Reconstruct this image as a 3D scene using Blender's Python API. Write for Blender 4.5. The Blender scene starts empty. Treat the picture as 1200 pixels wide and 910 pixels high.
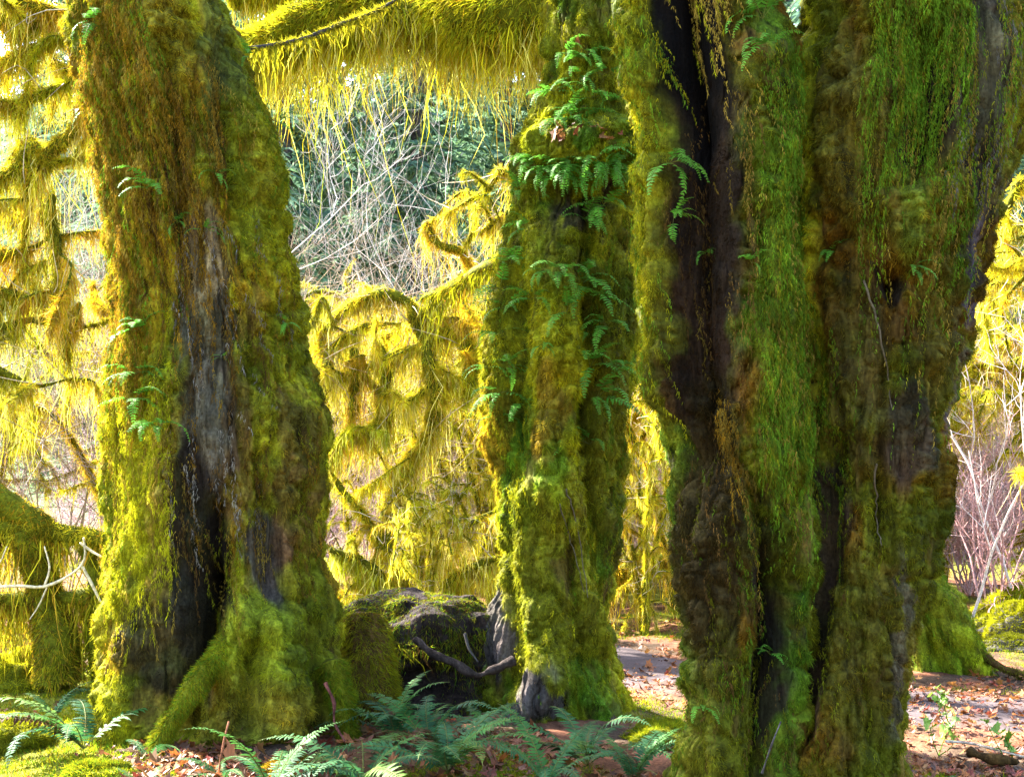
import bpy, math, numpy as np
from mathutils import Matrix, Vector
R = math.radians
rng = np.random.default_rng(11)
scene = bpy.context.scene
COL = scene.collection

# ------------------------------------------------------------------ camera, sky, sun, exposure
F, HOR, CAMZ = 1449.0, 560.0, 1.6            # focal length in photo pixels, horizon row, eye height
cam = bpy.data.cameras.new('camera'); cam.lens = 36 * F / 1200; cam.sensor_width = 36
cam.shift_y = (HOR - 455) / 1200; cam.clip_start = 0.05; cam.clip_end = 2000
camo = bpy.data.objects.new('camera', cam); COL.objects.link(camo)
camo.location = (0, 0, CAMZ); camo.rotation_euler = (R(90), 0, 0); scene.camera = camo

SUN_EL, SUN_H = R(42), (-0.80, 0.60)         # sun behind the trees, to the left
sdir = Vector((SUN_H[0] * math.cos(SUN_EL), SUN_H[1] * math.cos(SUN_EL), math.sin(SUN_EL))).normalized()
world = bpy.data.worlds.new('World'); scene.world = world; world.use_nodes = True
wn = world.node_tree.nodes; sky = wn.new('ShaderNodeTexSky'); sky.sky_type = 'NISHITA'
sky.sun_disc = False; sky.sun_elevation = SUN_EL; sky.sun_rotation = math.atan2(sdir.x, sdir.y)
sky.dust_density = 2.0; sky.air_density = 1.0
world.node_tree.links.new(sky.outputs[0], wn['Background'].inputs[0]); wn['Background'].inputs[1].default_value = 0.12
sl = bpy.data.lights.new('sun', 'SUN'); sl.energy = 5.0; sl.angle = R(0.5); sl.color = (1, 0.95, 0.86)
so = bpy.data.objects.new('sun', sl); COL.objects.link(so); so.rotation_euler = sdir.to_track_quat('Z', 'Y').to_euler()
scene.view_settings.view_transform = 'Standard'; scene.view_settings.look = 'None'
scene.view_settings.exposure = 3.75; scene.view_settings.gamma = 1
scene.cycles.max_bounces = 6; scene.cycles.diffuse_bounces = 4; scene.cycles.transmission_bounces = 4
scene.cycles.glossy_bounces = 2; scene.cycles.use_denoising = True; scene.cycles.denoising_prefilter = 'NONE'; scene.cycles.caustics_reflective = False

# ------------------------------------------------------------------ noise
def _hash(ix, iy, iz):
    h = (ix.astype(np.int64) * 374761393 + iy.astype(np.int64) * 668265263 + iz.astype(np.int64) * 2147483647 % 1274126177) & 0xffffffff
    h = ((h ^ (h >> 13)) * 1274126177) & 0xffffffff
    h = ((h ^ (h >> 16)) * 2246822519) & 0xffffffff
    return ((h ^ (h >> 15)) & 0xffff) / 32767.5 - 1.0
def vnoise(p):
    ip = np.floor(p).astype(np.int64); f = p - ip; u = f * f * (3 - 2 * f)
    r = 0
    for dx in (0, 1):
        wx = u[..., 0] if dx else 1 - u[..., 0]
        for dy in (0, 1):
            wy = u[..., 1] if dy else 1 - u[..., 1]
            for dz in (0, 1):
                wz = u[..., 2] if dz else 1 - u[..., 2]
                r = r + wx * wy * wz * _hash(ip[..., 0] + dx, ip[..., 1] + dy, ip[..., 2] + dz * 1 + 57 * dz * 0)
    return r
def fbm(p, octv=4, gain=0.5):
    a, s, r = 1.0, 0.0, 0
    q = np.asarray(p, float)
    for k in range(octv):
        r = r + a * vnoise(q + 17.3 * k); s += a; a *= gain; q = q * 2.03
    return r / s * 1.6
def W(px, py, Y): return np.array(((px - 600) / F * Y, Y, CAMZ - (py - HOR) / F * Y))
def sm(a, b, x): t = np.clip((x - a) / (b - a), 0, 1); return t * t * (3 - 2 * t)
def unit(v): return v / np.maximum(np.linalg.norm(v, axis=-1, keepdims=True), 1e-9)

# ------------------------------------------------------------------ mesh accumulation
class Acc:
    def __init__(s): s.v = []; s.c = []; s.f = {3: [], 4: []}; s.n = 0
    def add(s, v, tint, tris=None, quads=None):
        v = np.asarray(v, float).reshape(-1, 3); t = np.broadcast_to(np.asarray(tint, float), v.shape)
        s.v.append(v); s.c.append(t)
        if tris is not None and len(tris): s.f[3].append(np.asarray(tris) + s.n)
        if quads is not None and len(quads): s.f[4].append(np.asarray(quads) + s.n)
        s.n += len(v)
    def build(s, name, mat, parent=None, smooth=False, local=None):
        v = np.concatenate(s.v); c = np.concatenate(s.c)
        if parent is not None and local is None: v = v - np.array(parent.location)
        if local is not None: v = v - np.array(local)
        me = bpy.data.meshes.new(name)
        t = np.concatenate(s.f[3]).astype(np.int32) if s.f[3] else np.zeros((0, 3), np.int32)
        q = np.concatenate(s.f[4]).astype(np.int32) if s.f[4] else np.zeros((0, 4), np.int32)
        me.vertices.add(len(v)); me.vertices.foreach_set('co', v.astype(np.float32).ravel())
        loops = np.concatenate([t.ravel(), q.ravel()])
        me.loops.add(len(loops)); me.loops.foreach_set('vertex_index', loops)
        tot = np.concatenate([np.full(len(t), 3, np.int32), np.full(len(q), 4, np.int32)])
        me.polygons.add(len(tot)); me.polygons.foreach_set('loop_start', (np.cumsum(tot) - tot).astype(np.int32))
        me.polygons.foreach_set('use_smooth', np.full(len(tot), smooth))
        at = me.attributes.new('tint', 'FLOAT_COLOR', 'POINT')
        at.data.foreach_set('color', np.concatenate([c, np.ones((len(c), 1))], 1).astype(np.float32).ravel())
        me.update(calc_edges=True); me.validate(); me.materials.append(mat)
        o = bpy.data.objects.new(name, me); COL.objects.link(o)
        if parent is not None: o.parent = parent
        if local is not None: o.location = local
        return o
def tag(o, label=None, cat=None, group=None, kind=None):
    for k, x in (('label', label), ('category', cat), ('group', group), ('kind', kind)):
        if x: o[k] = x
    return o
def thing(name, label, cat, loc=(0, 0, 0), group=None):
    o = bpy.data.objects.new(name, None); COL.objects.link(o); o.location = [float(a) for a in loc]; o.empty_display_size = 0.1
    return tag(o, label, cat, group)
def dup(root, loc, rotz, scale, label=None, group=None, tilt=0):
    r = root.copy(); COL.objects.link(r); r.location = loc; r.rotation_euler = (tilt, 0, rotz)
    r.scale = scale if hasattr(scale, '__len__') else (scale,) * 3
    if label: r['label'] = label
    if group: r['group'] = group
    for ch in list(root.children):
        c = ch.copy(); COL.objects.link(c); c.parent = r
        for g in ch.children: d = g.copy(); COL.objects.link(d); d.parent = c
    return r

# ------------------------------------------------------------------ materials
def nodes(name):
    m = bpy.data.materials.new(name); m.use_nodes = True; nt = m.node_tree; nt.nodes.clear()
    return m, nt, nt.nodes.new('ShaderNodeOutputMaterial')
def N(nt, kind, **kw):
    n = nt.nodes.new('ShaderNode' + kind)
    for k, v in kw.items():
        if k in n.inputs: n.inputs[k].default_value = v
        else: setattr(n, k, v)
    return n
def mul(nt, a, b):
    n = N(nt, 'Mix', data_type='RGBA', blend_type='MULTIPLY'); n.inputs[0].default_value = 1
    nt.links.new(a, n.inputs[6]); nt.links.new(b, n.inputs[7]); return n.outputs[2]
def ramp(nt, fac, stops):
    n = nt.nodes.new('ShaderNodeValToRGB'); e = n.color_ramp.elements
    while len(e) < len(stops): e.new(0.5)
    for x, (p, c) in zip(e, stops): x.position = p; x.color = (*c, 1) if len(c) == 3 else c
    nt.links.new(fac, n.inputs[0]); return n.outputs[0]
def leafy(name, trans=0.4, rough=0.7, spec=0.25, vary=True, tr_col=(1, 1, 1)):
    m, nt, out = nodes(name); a = N(nt, 'Attribute', attribute_name='tint'); col = a.outputs['Color']
    if vary:
        g = nt.nodes.new('ShaderNodeNewGeometry'); no = N(nt, 'TexNoise', Scale=9.0, Detail=4.0)
        nt.links.new(g.outputs['Position'], no.inputs['Vector'])
        col = mul(nt, col, ramp(nt, no.outputs[0], [(0.3, (.6, .58, .6)), (0.7, (1.3, 1.3, 1.1))]))
    p = N(nt, 'BsdfPrincipled', Roughness=rough); p.inputs['Specular IOR Level'].default_value = spec
    nt.links.new(col, p.inputs['Base Color'])
    t = nt.nodes.new('ShaderNodeBsdfTranslucent'); mc = N(nt, 'RGB'); mc.outputs[0].default_value = (*tr_col, 1)
    nt.links.new(mul(nt, col, mc.outputs[0]), t.inputs[0])
    mx = N(nt, 'MixShader'); mx.inputs[0].default_value = trans
    nt.links.new(p.outputs[0], mx.inputs[1]); nt.links.new(t.outputs[0], mx.inputs[2]); nt.links.new(mx.outputs[0], out.inputs[0])
    return m
def bark(name, scale=(14, 14, 2.2), lo=0.35, hi=1.9, bump=0.6, rough=0.85, dist=0.02):
    m, nt, out = nodes(name); a = N(nt, 'Attribute', attribute_name='tint')
    g = nt.nodes.new('ShaderNodeNewGeometry'); mp = N(nt, 'Mapping'); mp.inputs['Scale'].default_value = scale
    nt.links.new(g.outputs['Position'], mp.inputs[0])
    no = N(nt, 'TexNoise', Scale=1.0, Detail=8.0, Roughness=0.65, Distortion=0.6); nt.links.new(mp.outputs[0], no.inputs['Vector'])
    col = mul(nt, a.outputs['Color'], ramp(nt, no.outputs[0], [(0.32, (lo,) * 3), (0.5, (1, 1, 1)), (0.68, (hi,) * 3)]))
    n2 = N(nt, 'TexNoise', Scale=60.0, Detail=3.0); nt.links.new(g.outputs['Position'], n2.inputs['Vector'])
    col = mul(nt, col, ramp(nt, n2.outputs[0], [(0.3, (.65, .62, .6)), (0.7, (1.35, 1.35, 1.35))]))
    ad = N(nt, 'Math', operation='MULTIPLY_ADD'); nt.links.new(n2.outputs[0], ad.inputs[0]); ad.inputs[1].default_value = 0.3
    nt.links.new(no.outputs[0], ad.inputs[2])
    b = N(nt, 'Bump', Strength=bump, Distance=dist); nt.links.new(ad.outputs[0], b.inputs['Height'])
    p = N(nt, 'BsdfPrincipled', Roughness=rough); p.inputs['Specular IOR Level'].default_value = 0.06
    nt.links.new(col, p.inputs['Base Color']); nt.links.new(b.outputs[0], p.inputs['Normal']); nt.links.new(p.outputs[0], out.inputs[0])
    return m
M_MOSS = leafy('moss', 0.45, 0.9, 0.05, tr_col=(1.0, 1.0, 0.8))
M_LEAF = leafy('dry_leaf', 0.25, 0.6, 0.3)
M_FERN = leafy('fern_frond', 0.38, 0.6, 0.12)
M_NEEDLE = leafy('conifer_needles', 0.3, 0.8, 0.2)
M_BARK = bark('bark', lo=0.2, hi=2.0, bump=0.9)
M_LIMB = bark('mossy_wood', (9, 9, 9), 0.5, 1.5, 0.5)
M_TWIG = bark('bare_twig', (6, 6, 3), 0.7, 1.3, 0.1)
M_STONE = bark('mossy_stone', (5, 5, 5), 0.4, 1.6, 0.8)
M_PATH = bark('path_gravel', (3, 3, 3), 0.6, 1.4, 0.7, 0.9, 0.01)
M_SOIL = bark('forest_soil', (4, 4, 4), 0.4, 1.7, 0.9, 0.95, 0.03)

# moss and bark albedo; BLK is wet bark, and shade painted into hollows
YEL, OLV, ORG, GRN = np.array((.262, .258, .008)), np.array((.132, .142, .007)), np.array((.225, .125, .010)), np.array((.09, .17, .010))
STRAW, DRK, BRN = np.array((.34, .24, .04)), np.array((.02, .014, .008)), np.array((.075, .042, .012))
GREY, PURP, BLK = np.array((.17, .155, .145)), np.array((.13, .105, .13)), np.array((.010, .007, .005))

# ------------------------------------------------------------------ generic geometry
DOWN = np.array((0, 0, -1.0))
def ribbons(acc, p, d, L, w, sag, S, tint, wob=0.0, taper=0.8):
    n = len(p)
    if n == 0: return
    t = np.linspace(0, 1, S + 1)
    side = unit(np.cross(d, rng.normal(size=(n, 3))))
    pos = p[:, None] + d[:, None] * (L[:, None] * t)[..., None] + DOWN * (L[:, None] * sag[:, None] * t ** 2)[..., None]
    if wob: pos = pos + np.cumsum(rng.normal(size=pos.shape) * (L[:, None, None] * wob / S), 1) * (t > 0)[None, :, None]
    hw = 0.5 * w[:, None] * (1 - t[None, :-1]) ** taper
    a = pos[:, :-1] - side[:, None] * hw[..., None]; b = pos[:, :-1] + side[:, None] * hw[..., None]
    V = np.concatenate([np.stack([a, b], 2).reshape(n, 2 * S, 3), pos[:, -1:]], 1); k = 2 * S + 1
    base = (np.arange(n) * k)[:, None]
    tri = base + np.array([[2 * S - 2, 2 * S - 1, 2 * S]])
    q = None
    if S > 1:
        one = np.array([[2 * s, 2 * s + 1, 2 * s + 3, 2 * s + 2] for s in range(S - 1)])
        q = (base[..., None] + one[None]).reshape(-1, 4)
    acc.add(V.reshape(-1, 3), np.repeat(tint, k, 0), tri, q)
def spline(pts, n):
    p = np.asarray(pts, float); p = np.vstack([2 * p[0] - p[1], p, 2 * p[-1] - p[-2]])
    m = len(p) - 3; u = np.linspace(0, m - 1e-6, n); i = u.astype(int); t = (u - i)[:, None]
    a, b, c, d = p[i], p[i + 1], p[i + 2], p[i + 3]
    return 0.5 * (2 * b + (c - a) * t + (2 * a - 5 * b + 4 * c - d) * t ** 2 + (3 * b - a - 3 * c + d) * t ** 3)
def tube(acc, pts, rad, sides, tint, lump=0.0, cap=True):
    pts = np.asarray(pts, float); n = len(pts); rad = np.broadcast_to(rad, n)
    T = unit(np.gradient(pts, axis=0)); ref = np.array((0.31, 0.2, 0.93)) if abs(T[:, 2]).mean() < 0.8 else np.array((0.95, 0.3, 0.05))
    A = unit(np.cross(T, ref)); B = np.cross(T, A)
    th = np.arange(sides) / sides * 2 * np.pi
    ring = A[:, None] * np.cos(th)[None, :, None] + B[:, None] * np.sin(th)[None, :, None]
    rr = rad[:, None] * np.ones(sides)
    if lump: rr = rr * (1 + lump * fbm((pts[:, None] + ring * rad[:, None, None]) * (0.35 / max(rad.max(), .02)) + 3.1, 3))
    V = pts[:, None] + ring * rr[..., None]
    i, j = np.meshgrid(np.arange(n - 1), np.arange(sides), indexing='ij'); j2 = (j + 1) % sides
    q = np.stack([i * sides + j, i * sides + j2, (i + 1) * sides + j2, (i + 1) * sides + j], -1).reshape(-1, 4)
    t = np.asarray(tint, float); t = np.repeat(t, sides, 0) if t.ndim == 2 else t
    acc.add(V.reshape(-1, 3), t, None, q)
    if cap:
        for e, row in ((0, 0), (1, n - 1)):
            ctr = pts[row] + (T[row] * rad[row] * (0.6 if e else -0.6))
            tr = np.stack([np.full(sides, sides), np.arange(sides), (np.arange(sides) + 1) % sides], 1)
            tc = t if t.ndim == 1 else np.vstack([t[row * sides:(row + 1) * sides], t[row * sides:row * sides + 1]])
            acc.add(np.vstack([V[row], ctr]), tc, tr if not e else tr[:, ::-1])
def pick(pal, wts, n, vary=0.25):
    pal = np.asarray(pal); c = pal[rng.choice(len(pal), n, p=np.asarray(wts) / np.sum(wts))]
    return c * (1 + vary * rng.uniform(-1, 1, (n, 1)))
def moss_path(acc, pts, rad, fuzz=6000, flen=0.04, fw=0.006, hang=60, hlen=0.25, hw=0.010, pal=(YEL, OLV, ORG), wts=(5, 3, 1.5), hpal=None, hwts=None, clump=1.0, lump=0.3, patchy=.9, vary=True):
    """moss on a limb: short fuzz all round (fuller on top) and strands hanging from the underside"""
    pts = np.asarray(pts); seg = np.linalg.norm(np.diff(pts, axis=0), axis=1); cum = np.concatenate([[0], np.cumsum(seg)]); L = cum[-1]
    rad = np.broadcast_to(rad, len(pts)); T = unit(np.gradient(pts, axis=0)); hv = np.array(((1, 1, 1), (1.05, 1, 1.3), (.62, .66, .6), (.9, .72, .8), (.52, .54, .5), (.8, .9, .8)))[rng.choice(6, p=(.34, .26, .12, .14, .04, .10))] if vary else np.ones(3)
    def at(s): return (np.stack([np.interp(s, cum, pts[:, k]) for k in range(3)], -1), unit(np.stack([np.interp(s, cum, T[:, k]) for k in range(3)], -1)), np.interp(s, cum, rad))
    n = int(fuzz * L * 2 * np.pi * max(rad.mean(), 0.012))
    if n:
        s = rng.uniform(0, L, n); s = s[rng.uniform(size=n) < np.clip(.75 + patchy * fbm(np.stack([s * 2.6, s * 0 + pts[0, 0] * 5, s * 0 + pts[0, 2]], -1), 3), .06, 1)]; n = len(s); c, t, r = at(s); v = rng.normal(size=(n, 3)); v = unit(v - (v * t).sum(1, keepdims=True) * t)
        if lump: r = r * (1 + lump * fbm((c + v * r[:, None]) * (0.35 / max(rad.max(), .02)) + 3.1, 3))
        p = c + v * (r * 0.98)[:, None]; d = unit(v + 0.5 * rng.normal(size=(n, 3)) + np.array((0, 0, -0.25)))
        nz = fbm(p * 5 + 9, 3); l = flen * rng.uniform(0.5, 1.3, n) * (1 + 0.6 * nz) * (0.8 + 0.5 * (v[:, 2] > 0))
        ribbons(acc, p, d, np.abs(l), fw * rng.uniform(.6, 1.3, n), rng.uniform(.2, .7, n), 1, pick(pal, wts, n) * hv * (1 + 0.35 * nz)[:, None])
    n = int(hang * L)
    if n:
        s = rng.uniform(0, L, n); c, t, r = at(s)
        keep = rng.uniform(size=n) < np.clip(0.55 + clump * fbm(np.stack([s * 3, s * 0 + pts[0, 0] * 7, s * 0], -1), 2), 0.05, 1)
        c, t, r, s = c[keep], t[keep], r[keep], s[keep]; n = len(s)
        nz = fbm(np.stack([s * 4, s * 0 + pts[0, 2] * 5, s * 0 + 2], -1), 3)
        hx = unit(np.stack([rng.normal(size=n), rng.normal(size=n), np.zeros(n)], -1))
        p = c + hx * (r * rng.uniform(0, 1, n))[:, None] - np.array((0, 0, 1)) * (r * 0.3)[:, None]
        l = hlen * np.clip(1 + 0.8 * nz, .15, 3) * rng.gamma(3, 1 / 3, n)
        d = unit(DOWN + 0.10 * rng.normal(size=(n, 3)))
        m = max(2, int(n / 14)); cs = np.sort(rng.uniform(0, L, m)); ci = np.clip(np.searchsorted(cs, s), 0, m - 1); cc = at(cs)[0][ci]; cl = (hlen * rng.gamma(3, 1 / 3, m))[ci]
        tip = cc + DOWN * (cl * rng.uniform(.6, 1.1, n))[:, None] + .012 * rng.normal(size=(n, 3)); tas = (rng.uniform(size=n) < .6) & (np.linalg.norm((cc - c), axis=1) < .16)
        dv = tip - p; dl = np.linalg.norm(dv, axis=1); d = np.where(tas[:, None], dv / np.maximum(dl, 1e-6)[:, None], d); l = np.where(tas, dl, l)
        ribbons(acc, p, d, l, hw * rng.uniform(.5, 1.5, n), np.zeros(n), 4, pick(hpal or pal, hwts or wts, n) * hv * (1 + 0.3 * nz)[:, None], wob=0.3, taper=0.7)

# ------------------------------------------------------------------ ground
PATHC = spline([(14, 7.8), (8, 8.0), (4.6, 8.2), (3.0, 8.6), (1.9, 9.4), (1.0, 10.6), (-0.6, 13), (-3, 16), (-5, 22)], 160)
def pathd(x, y):
    d = np.full(np.shape(x), 1e9)
    for a in PATHC: d = np.minimum(d, (x - a[0]) ** 2 + (y - a[1]) ** 2)
    return np.sqrt(d)
def gh(x, y, rough=True):
    x = np.asarray(x, float); y = np.asarray(y, float)
    h = 0.10 * fbm(np.stack([x * .35, y * .35, x * 0 + 4], -1), 2)
    if rough: h = h + 0.05 * fbm(np.stack([x * 1.7, y * 1.7, x * 0 + 1], -1), 3)
    near = np.clip(pathd(x, y) if np.size(x) < 200000 else 9, 0, 9)
    h = h * sm(0.3, 1.6, near)
    h = h + 0.10 * np.exp(-((x + 1.75) ** 2 + (y - 7.5) ** 2) / 1.3) + 0.10 * np.exp(-((x - .3) ** 2 + (y - 8.3) ** 2) / 0.8)
    h = h + 0.03 * np.clip(y - 24, 0, 20) + 0.45 * np.clip(y - 44, 0, 100)
    return h
def gz(x, y): return float(gh(np.array([x]), np.array([y]))[0])
def axis(lo, hi, c0, c1, nd, nf):
    return np.unique(np.concatenate([np.linspace(lo, c0, nf) , np.linspace(c0, c1, nd), c1 + (hi - c1) * np.linspace(0, 1, nf) ** 2, c0 - (c0 - lo) * np.linspace(0, 1, nf) ** 2]))
gx = axis(-120, 120, -5, 6, 150, 24); gy = axis(-12, 150, 5, 14, 130, 34)
X, Y_ = np.meshgrid(gx, gy, indexing='ij'); Z = gh(X, Y_)
D = pathd(X, Y_)
nz = fbm(np.stack([X * 1.1, Y_ * 1.1, X * 0 + 8], -1), 4); nz2 = fbm(np.stack([X * 3, Y_ * 3, X * 0 + 3], -1), 3)
LIT, MOSSG, SOIL = np.array((.13, .055, .03)), np.array((.10, .105, .01)), np.array((.05, .032, .02))
mossw = (1 - sm(1.2, 1.9, X) * sm(11, 9.5, Y_))[..., None] * sm(-0.1, 0.25, nz - 0.6 * np.exp(-(D - 0.6) ** 2 / 1.2) + 0.15 * (X < -1.5))[..., None]; litw = sm(-0.35, 0.2, nz2)[..., None]
tint = (SOIL * (1 - litw) + LIT * litw) * (1 - mossw) + MOSSG * mossw
far = sm(22, 45, Y_)[..., None]; tint = tint * (1 - far) + np.array((.05, .085, .03)) * far
ga = Acc(); nx, ny = X.shape
i, j = np.meshgrid(np.arange(nx - 1), np.arange(ny - 1), indexing='ij')
ga.add(np.stack([X, Y_, Z], -1), tint.reshape(-1, 3), None, np.stack([i * ny + j, (i + 1) * ny + j, (i + 1) * ny + j + 1, i * ny + j + 1], -1).reshape(-1, 4))
tag(ga.build('ground', M_SOIL, smooth=True), kind='structure')
# gravel path
pa = Acc(); pc = PATHC; T = unit(np.gradient(pc, axis=0)); nrm = np.stack([-T[:, 1], T[:, 0]], -1); K = 14
o = np.linspace(-1, 1, K); wd = 0.70 + 0.12 * fbm(np.stack([np.arange(160) * .13, np.zeros(160), np.zeros(160)], -1), 2)
pp = pc[:, None] + nrm[:, None] * (o[None, :] * wd[:, None])[..., None]
pz = gh(pp[..., 0], pp[..., 1]) + 0.014 - 0.03 * (abs(o) > .99)[None]
nzp = fbm(np.stack([pp[..., 0] * 2, pp[..., 1] * 2, pp[..., 0] * 0], -1), 3)[..., None]
pt = np.array((.056, .044, .045)) * (1 + .2 * nzp) * (1 - sm(0.05, .5, nzp)) + np.array((.08, .046, .035)) * sm(0.05, .5, nzp)
i, j = np.meshgrid(np.arange(159), np.arange(K - 1), indexing='ij')
pa.add(np.concatenate([pp, pz[..., None]], -1), pt.reshape(-1, 3), None, np.stack([i * K + j, i * K + j + 1, (i + 1) * K + j + 1, (i + 1) * K + j], -1).reshape(-1, 4))
tag(pa.build('path', M_PATH, smooth=True), kind='structure')

# ------------------------------------------------------------------ big mossy trunks
def polyd(px, py, poly):
    poly = np.asarray(poly, float); d = np.full(px.shape, 1e9)
    if len(poly) == 1: return np.hypot(px - poly[0, 0], py - poly[0, 1])
    for a, b in zip(poly[:-1], poly[1:]):
        ab = b - a; t = np.clip(((px - a[0]) * ab[0] + (py - a[1]) * ab[1]) / (ab @ ab), 0, 1)
        d = np.minimum(d, np.hypot(px - a[0] - t * ab[0], py - a[1] - t * ab[1]))
    return d
class Trunk:
    """a trunk surface: rings between a left and a right outline, fluted and lumpy, with grooves and bosses"""
    def __init__(s, sil, Y, feats=(), paint=(), pal=(OLV, YEL, ORG), seed=0, flute=0.05, lumps=0.03, depth=0.9, mossdef=1.0, ybend=None, cush=1.0, shrink=.02, nth=440, nrow=720):
        sil = np.array(sorted(sil, key=lambda r: -r[0]), float); ymax, ymin = sil[0, 0], sil[-1, 0]
        vis = np.linspace(min(ymax, 960), max(ymin, -40), nrow); up = np.linspace(max(ymin, -40), ymin, 70)[1:] if ymin < -40 else np.zeros(0)
        py = np.concatenate([np.linspace(ymax, 960, 8)[:-1] if ymax > 960 else np.zeros(0), vis, up]); nz_ = len(py)
        l = np.interp(-py, -sil[:, 0], sil[:, 1]); r = np.interp(-py, -sil[:, 0], sil[:, 2])
        k = np.exp(-np.linspace(-2, 2, 17) ** 2); k /= k.sum()
        f = lambda a: np.convolve(np.pad(a, 8, 'edge'), k, 'valid')
        l, r = f(l), f(r); s.py = py
        Yr = np.full(nz_, Y) if ybend is None else Y + np.interp(-py, [-b[0] for b in ybend], [b[1] for b in ybend])
        s.z = CAMZ - (py - HOR) / F * Y; cx = ((l + r) / 2 - 600) / F * Y; hw = (r - l) / 2 / F * Y
        u = np.linspace(-np.pi, np.pi, nth, endpoint=False); th = u - 0.45 * np.sin(u); s.nth = nth
        dirx, diry = np.sin(th), -np.cos(th)
        P = np.stack([cx[:, None] + hw[:, None] * dirx, Yr[:, None] + hw[:, None] * depth * diry, np.repeat(s.z[:, None], nth, 1)], -1)
        PX = 600 + P[..., 0] / P[..., 1] * F; PY = HOR + (CAMZ - P[..., 2]) / P[..., 1] * F
        front = sm(0.25, -0.15, diry)[None]
        q = np.stack([dirx * 1.7 + np.zeros((nz_, 1)), diry * 1.7 + np.zeros((nz_, 1)), s.z[:, None] * 0.22 + np.zeros(nth)], -1) + seed * 3.7
        edge = 1 - 0.55 * np.abs(dirx)[None] ** 6
        nzw = 9 * fbm(P * np.array((7, 7, 4)) + seed + 5, 3); nzf = 5 * fbm(P * np.array((22, 22, 7)) + seed + 15, 2)
        wr = .06 * np.stack([fbm(P * 3 + 11 * q, 2) for q in range(3)], -1)
        nA, nB = fbm(P * np.array((5, 5, 2.2)) + seed + 20, 4), fbm(P * np.array((4, 4, 3)) + seed + 40, 4)
        c = pal[0] + (pal[1] - pal[0]) * sm(-.15, .5, nA)[..., None]; c = c + (pal[2] - c) * sm(.0, .6, nB)[..., None]
        m = np.full(c.shape[:2], mossdef) * sm(-0.75, -0.25, fbm(P * np.array((9, 9, 3)) + seed + 60, 4)) * (1 - .85 * sm(.28, .55, fbm(P * np.array((15, 15, 8)) + seed + 80, 3)))
        c = c + (BRN * .55 - c) * (1 - m / max(mossdef, .1))[..., None] * .8
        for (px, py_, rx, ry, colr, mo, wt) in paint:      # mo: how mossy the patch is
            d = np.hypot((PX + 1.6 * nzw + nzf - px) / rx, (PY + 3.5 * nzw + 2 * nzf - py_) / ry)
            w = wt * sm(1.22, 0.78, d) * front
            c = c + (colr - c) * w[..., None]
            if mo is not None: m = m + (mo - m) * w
        m = np.clip(m, 0, 1); bare = sm(.75, .2, m)
        disp = flute * fbm(q, 3) * hw[:, None] / 0.6 * edge
        disp = disp + lumps * 1.5 * fbm(P * np.array((3.5, 3.5, 2.6)) + seed, 3) + (0.020 * fbm(P * np.array((13, 13, 4)) + seed, 3) + 0.016 * fbm(P * np.array((22, 22, 17)) + seed, 3)) * (1 - .6 * bare)
        rg = np.abs(vnoise(np.stack([P[..., 0] * 15 + 2 * nA, P[..., 1] * 15, P[..., 2] * 1.5], -1) + seed)); rg2 = np.abs(vnoise(np.stack([P[..., 0] * 37, P[..., 1] * 37, P[..., 2] * 4.5 + nB], -1) + seed))
        disp = disp + bare * (.055 * np.clip(rg, 0, .45) + .03 * np.clip(rg2, 0, .5) - .035)
        for kind, poly, wpx, amt in feats:
            d = polyd(PX + 0.5 * nzw, PY + 0.5 * nzw, poly)
            disp = disp + amt * np.exp(-(d / wpx) ** (4 if kind == 's' else 2)) * front
        b1 = np.abs(vnoise((P + wr) * np.array((8, 8, 6.0)) + seed)); b2 = np.abs(vnoise((P + wr) * np.array((19, 19, 15)) + seed + 9)); s.cush = np.clip(1.6 * b1 + .5 * b2, 0, 1.3)
        disp = disp + cush * (1 - .9 * bare) * (0.095 * np.clip(b1, 0, .5) ** .7 + 0.045 * np.clip(b2, 0, .5) ** .8 - .055)
        hue = vnoise((P + wr) * np.array((5, 5, 3.6)) + seed + 70)[..., None]; c = c * (1 + hue * np.array((.42, .28, .2)))
        s.c = c * (1 + .25 * nA)[..., None]; s.m = m
        disp = disp - shrink; P[..., 0] += disp * dirx; P[..., 1] += disp * diry
        s.P = P; s.front = np.repeat(front, nz_, 0)
        du = np.roll(P, -1, 1) - np.roll(P, 1, 1); dv = np.gradient(P, axis=0); s.N = unit(np.cross(du, dv))
        s.PX = 600 + P[..., 0] / P[..., 1] * F; s.PY = HOR + (CAMZ - P[..., 2]) / P[..., 1] * F
    def mesh(s, name, mat, parent, barkdef=BRN):
        a = Acc(); nz_, nth = s.P.shape[:2]; i, j = np.meshgrid(np.arange(nz_ - 1), np.arange(nth), indexing='ij'); j2 = (j + 1) % nth
        a.add(s.P, s.c.reshape(-1, 3) * (0.55 + 0.45 * (1 - s.m.reshape(-1, 1))), None, np.stack([i * nth + j, i * nth + j2, (i + 1) * nth + j2, (i + 1) * nth + j], -1).reshape(-1, 4))
        top = s.P[-1].mean(0) + np.array((0, 0, .1)); tr = np.stack([np.arange(nth), (np.arange(nth) + 1) % nth, np.full(nth, nth)], 1)
        a.add(np.vstack([s.P[-1], top]), BRN, tr)
        return a.build(name, mat, parent, smooth=True)
    def look(s, arr, fi, fj):
        i0 = np.clip(fi.astype(int), 0, s.P.shape[0] - 2); j0 = fj.astype(int) % s.nth; j1 = (j0 + 1) % s.nth; a = fi - i0; b = fj - np.floor(fj)
        if arr.ndim == 3: a, b = a[:, None], b[:, None]
        return (arr[i0, j0] * (1 - b) + arr[i0, j1] * b) * (1 - a) + (arr[i0 + 1, j0] * (1 - b) + arr[i0 + 1, j1] * b) * a
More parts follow.
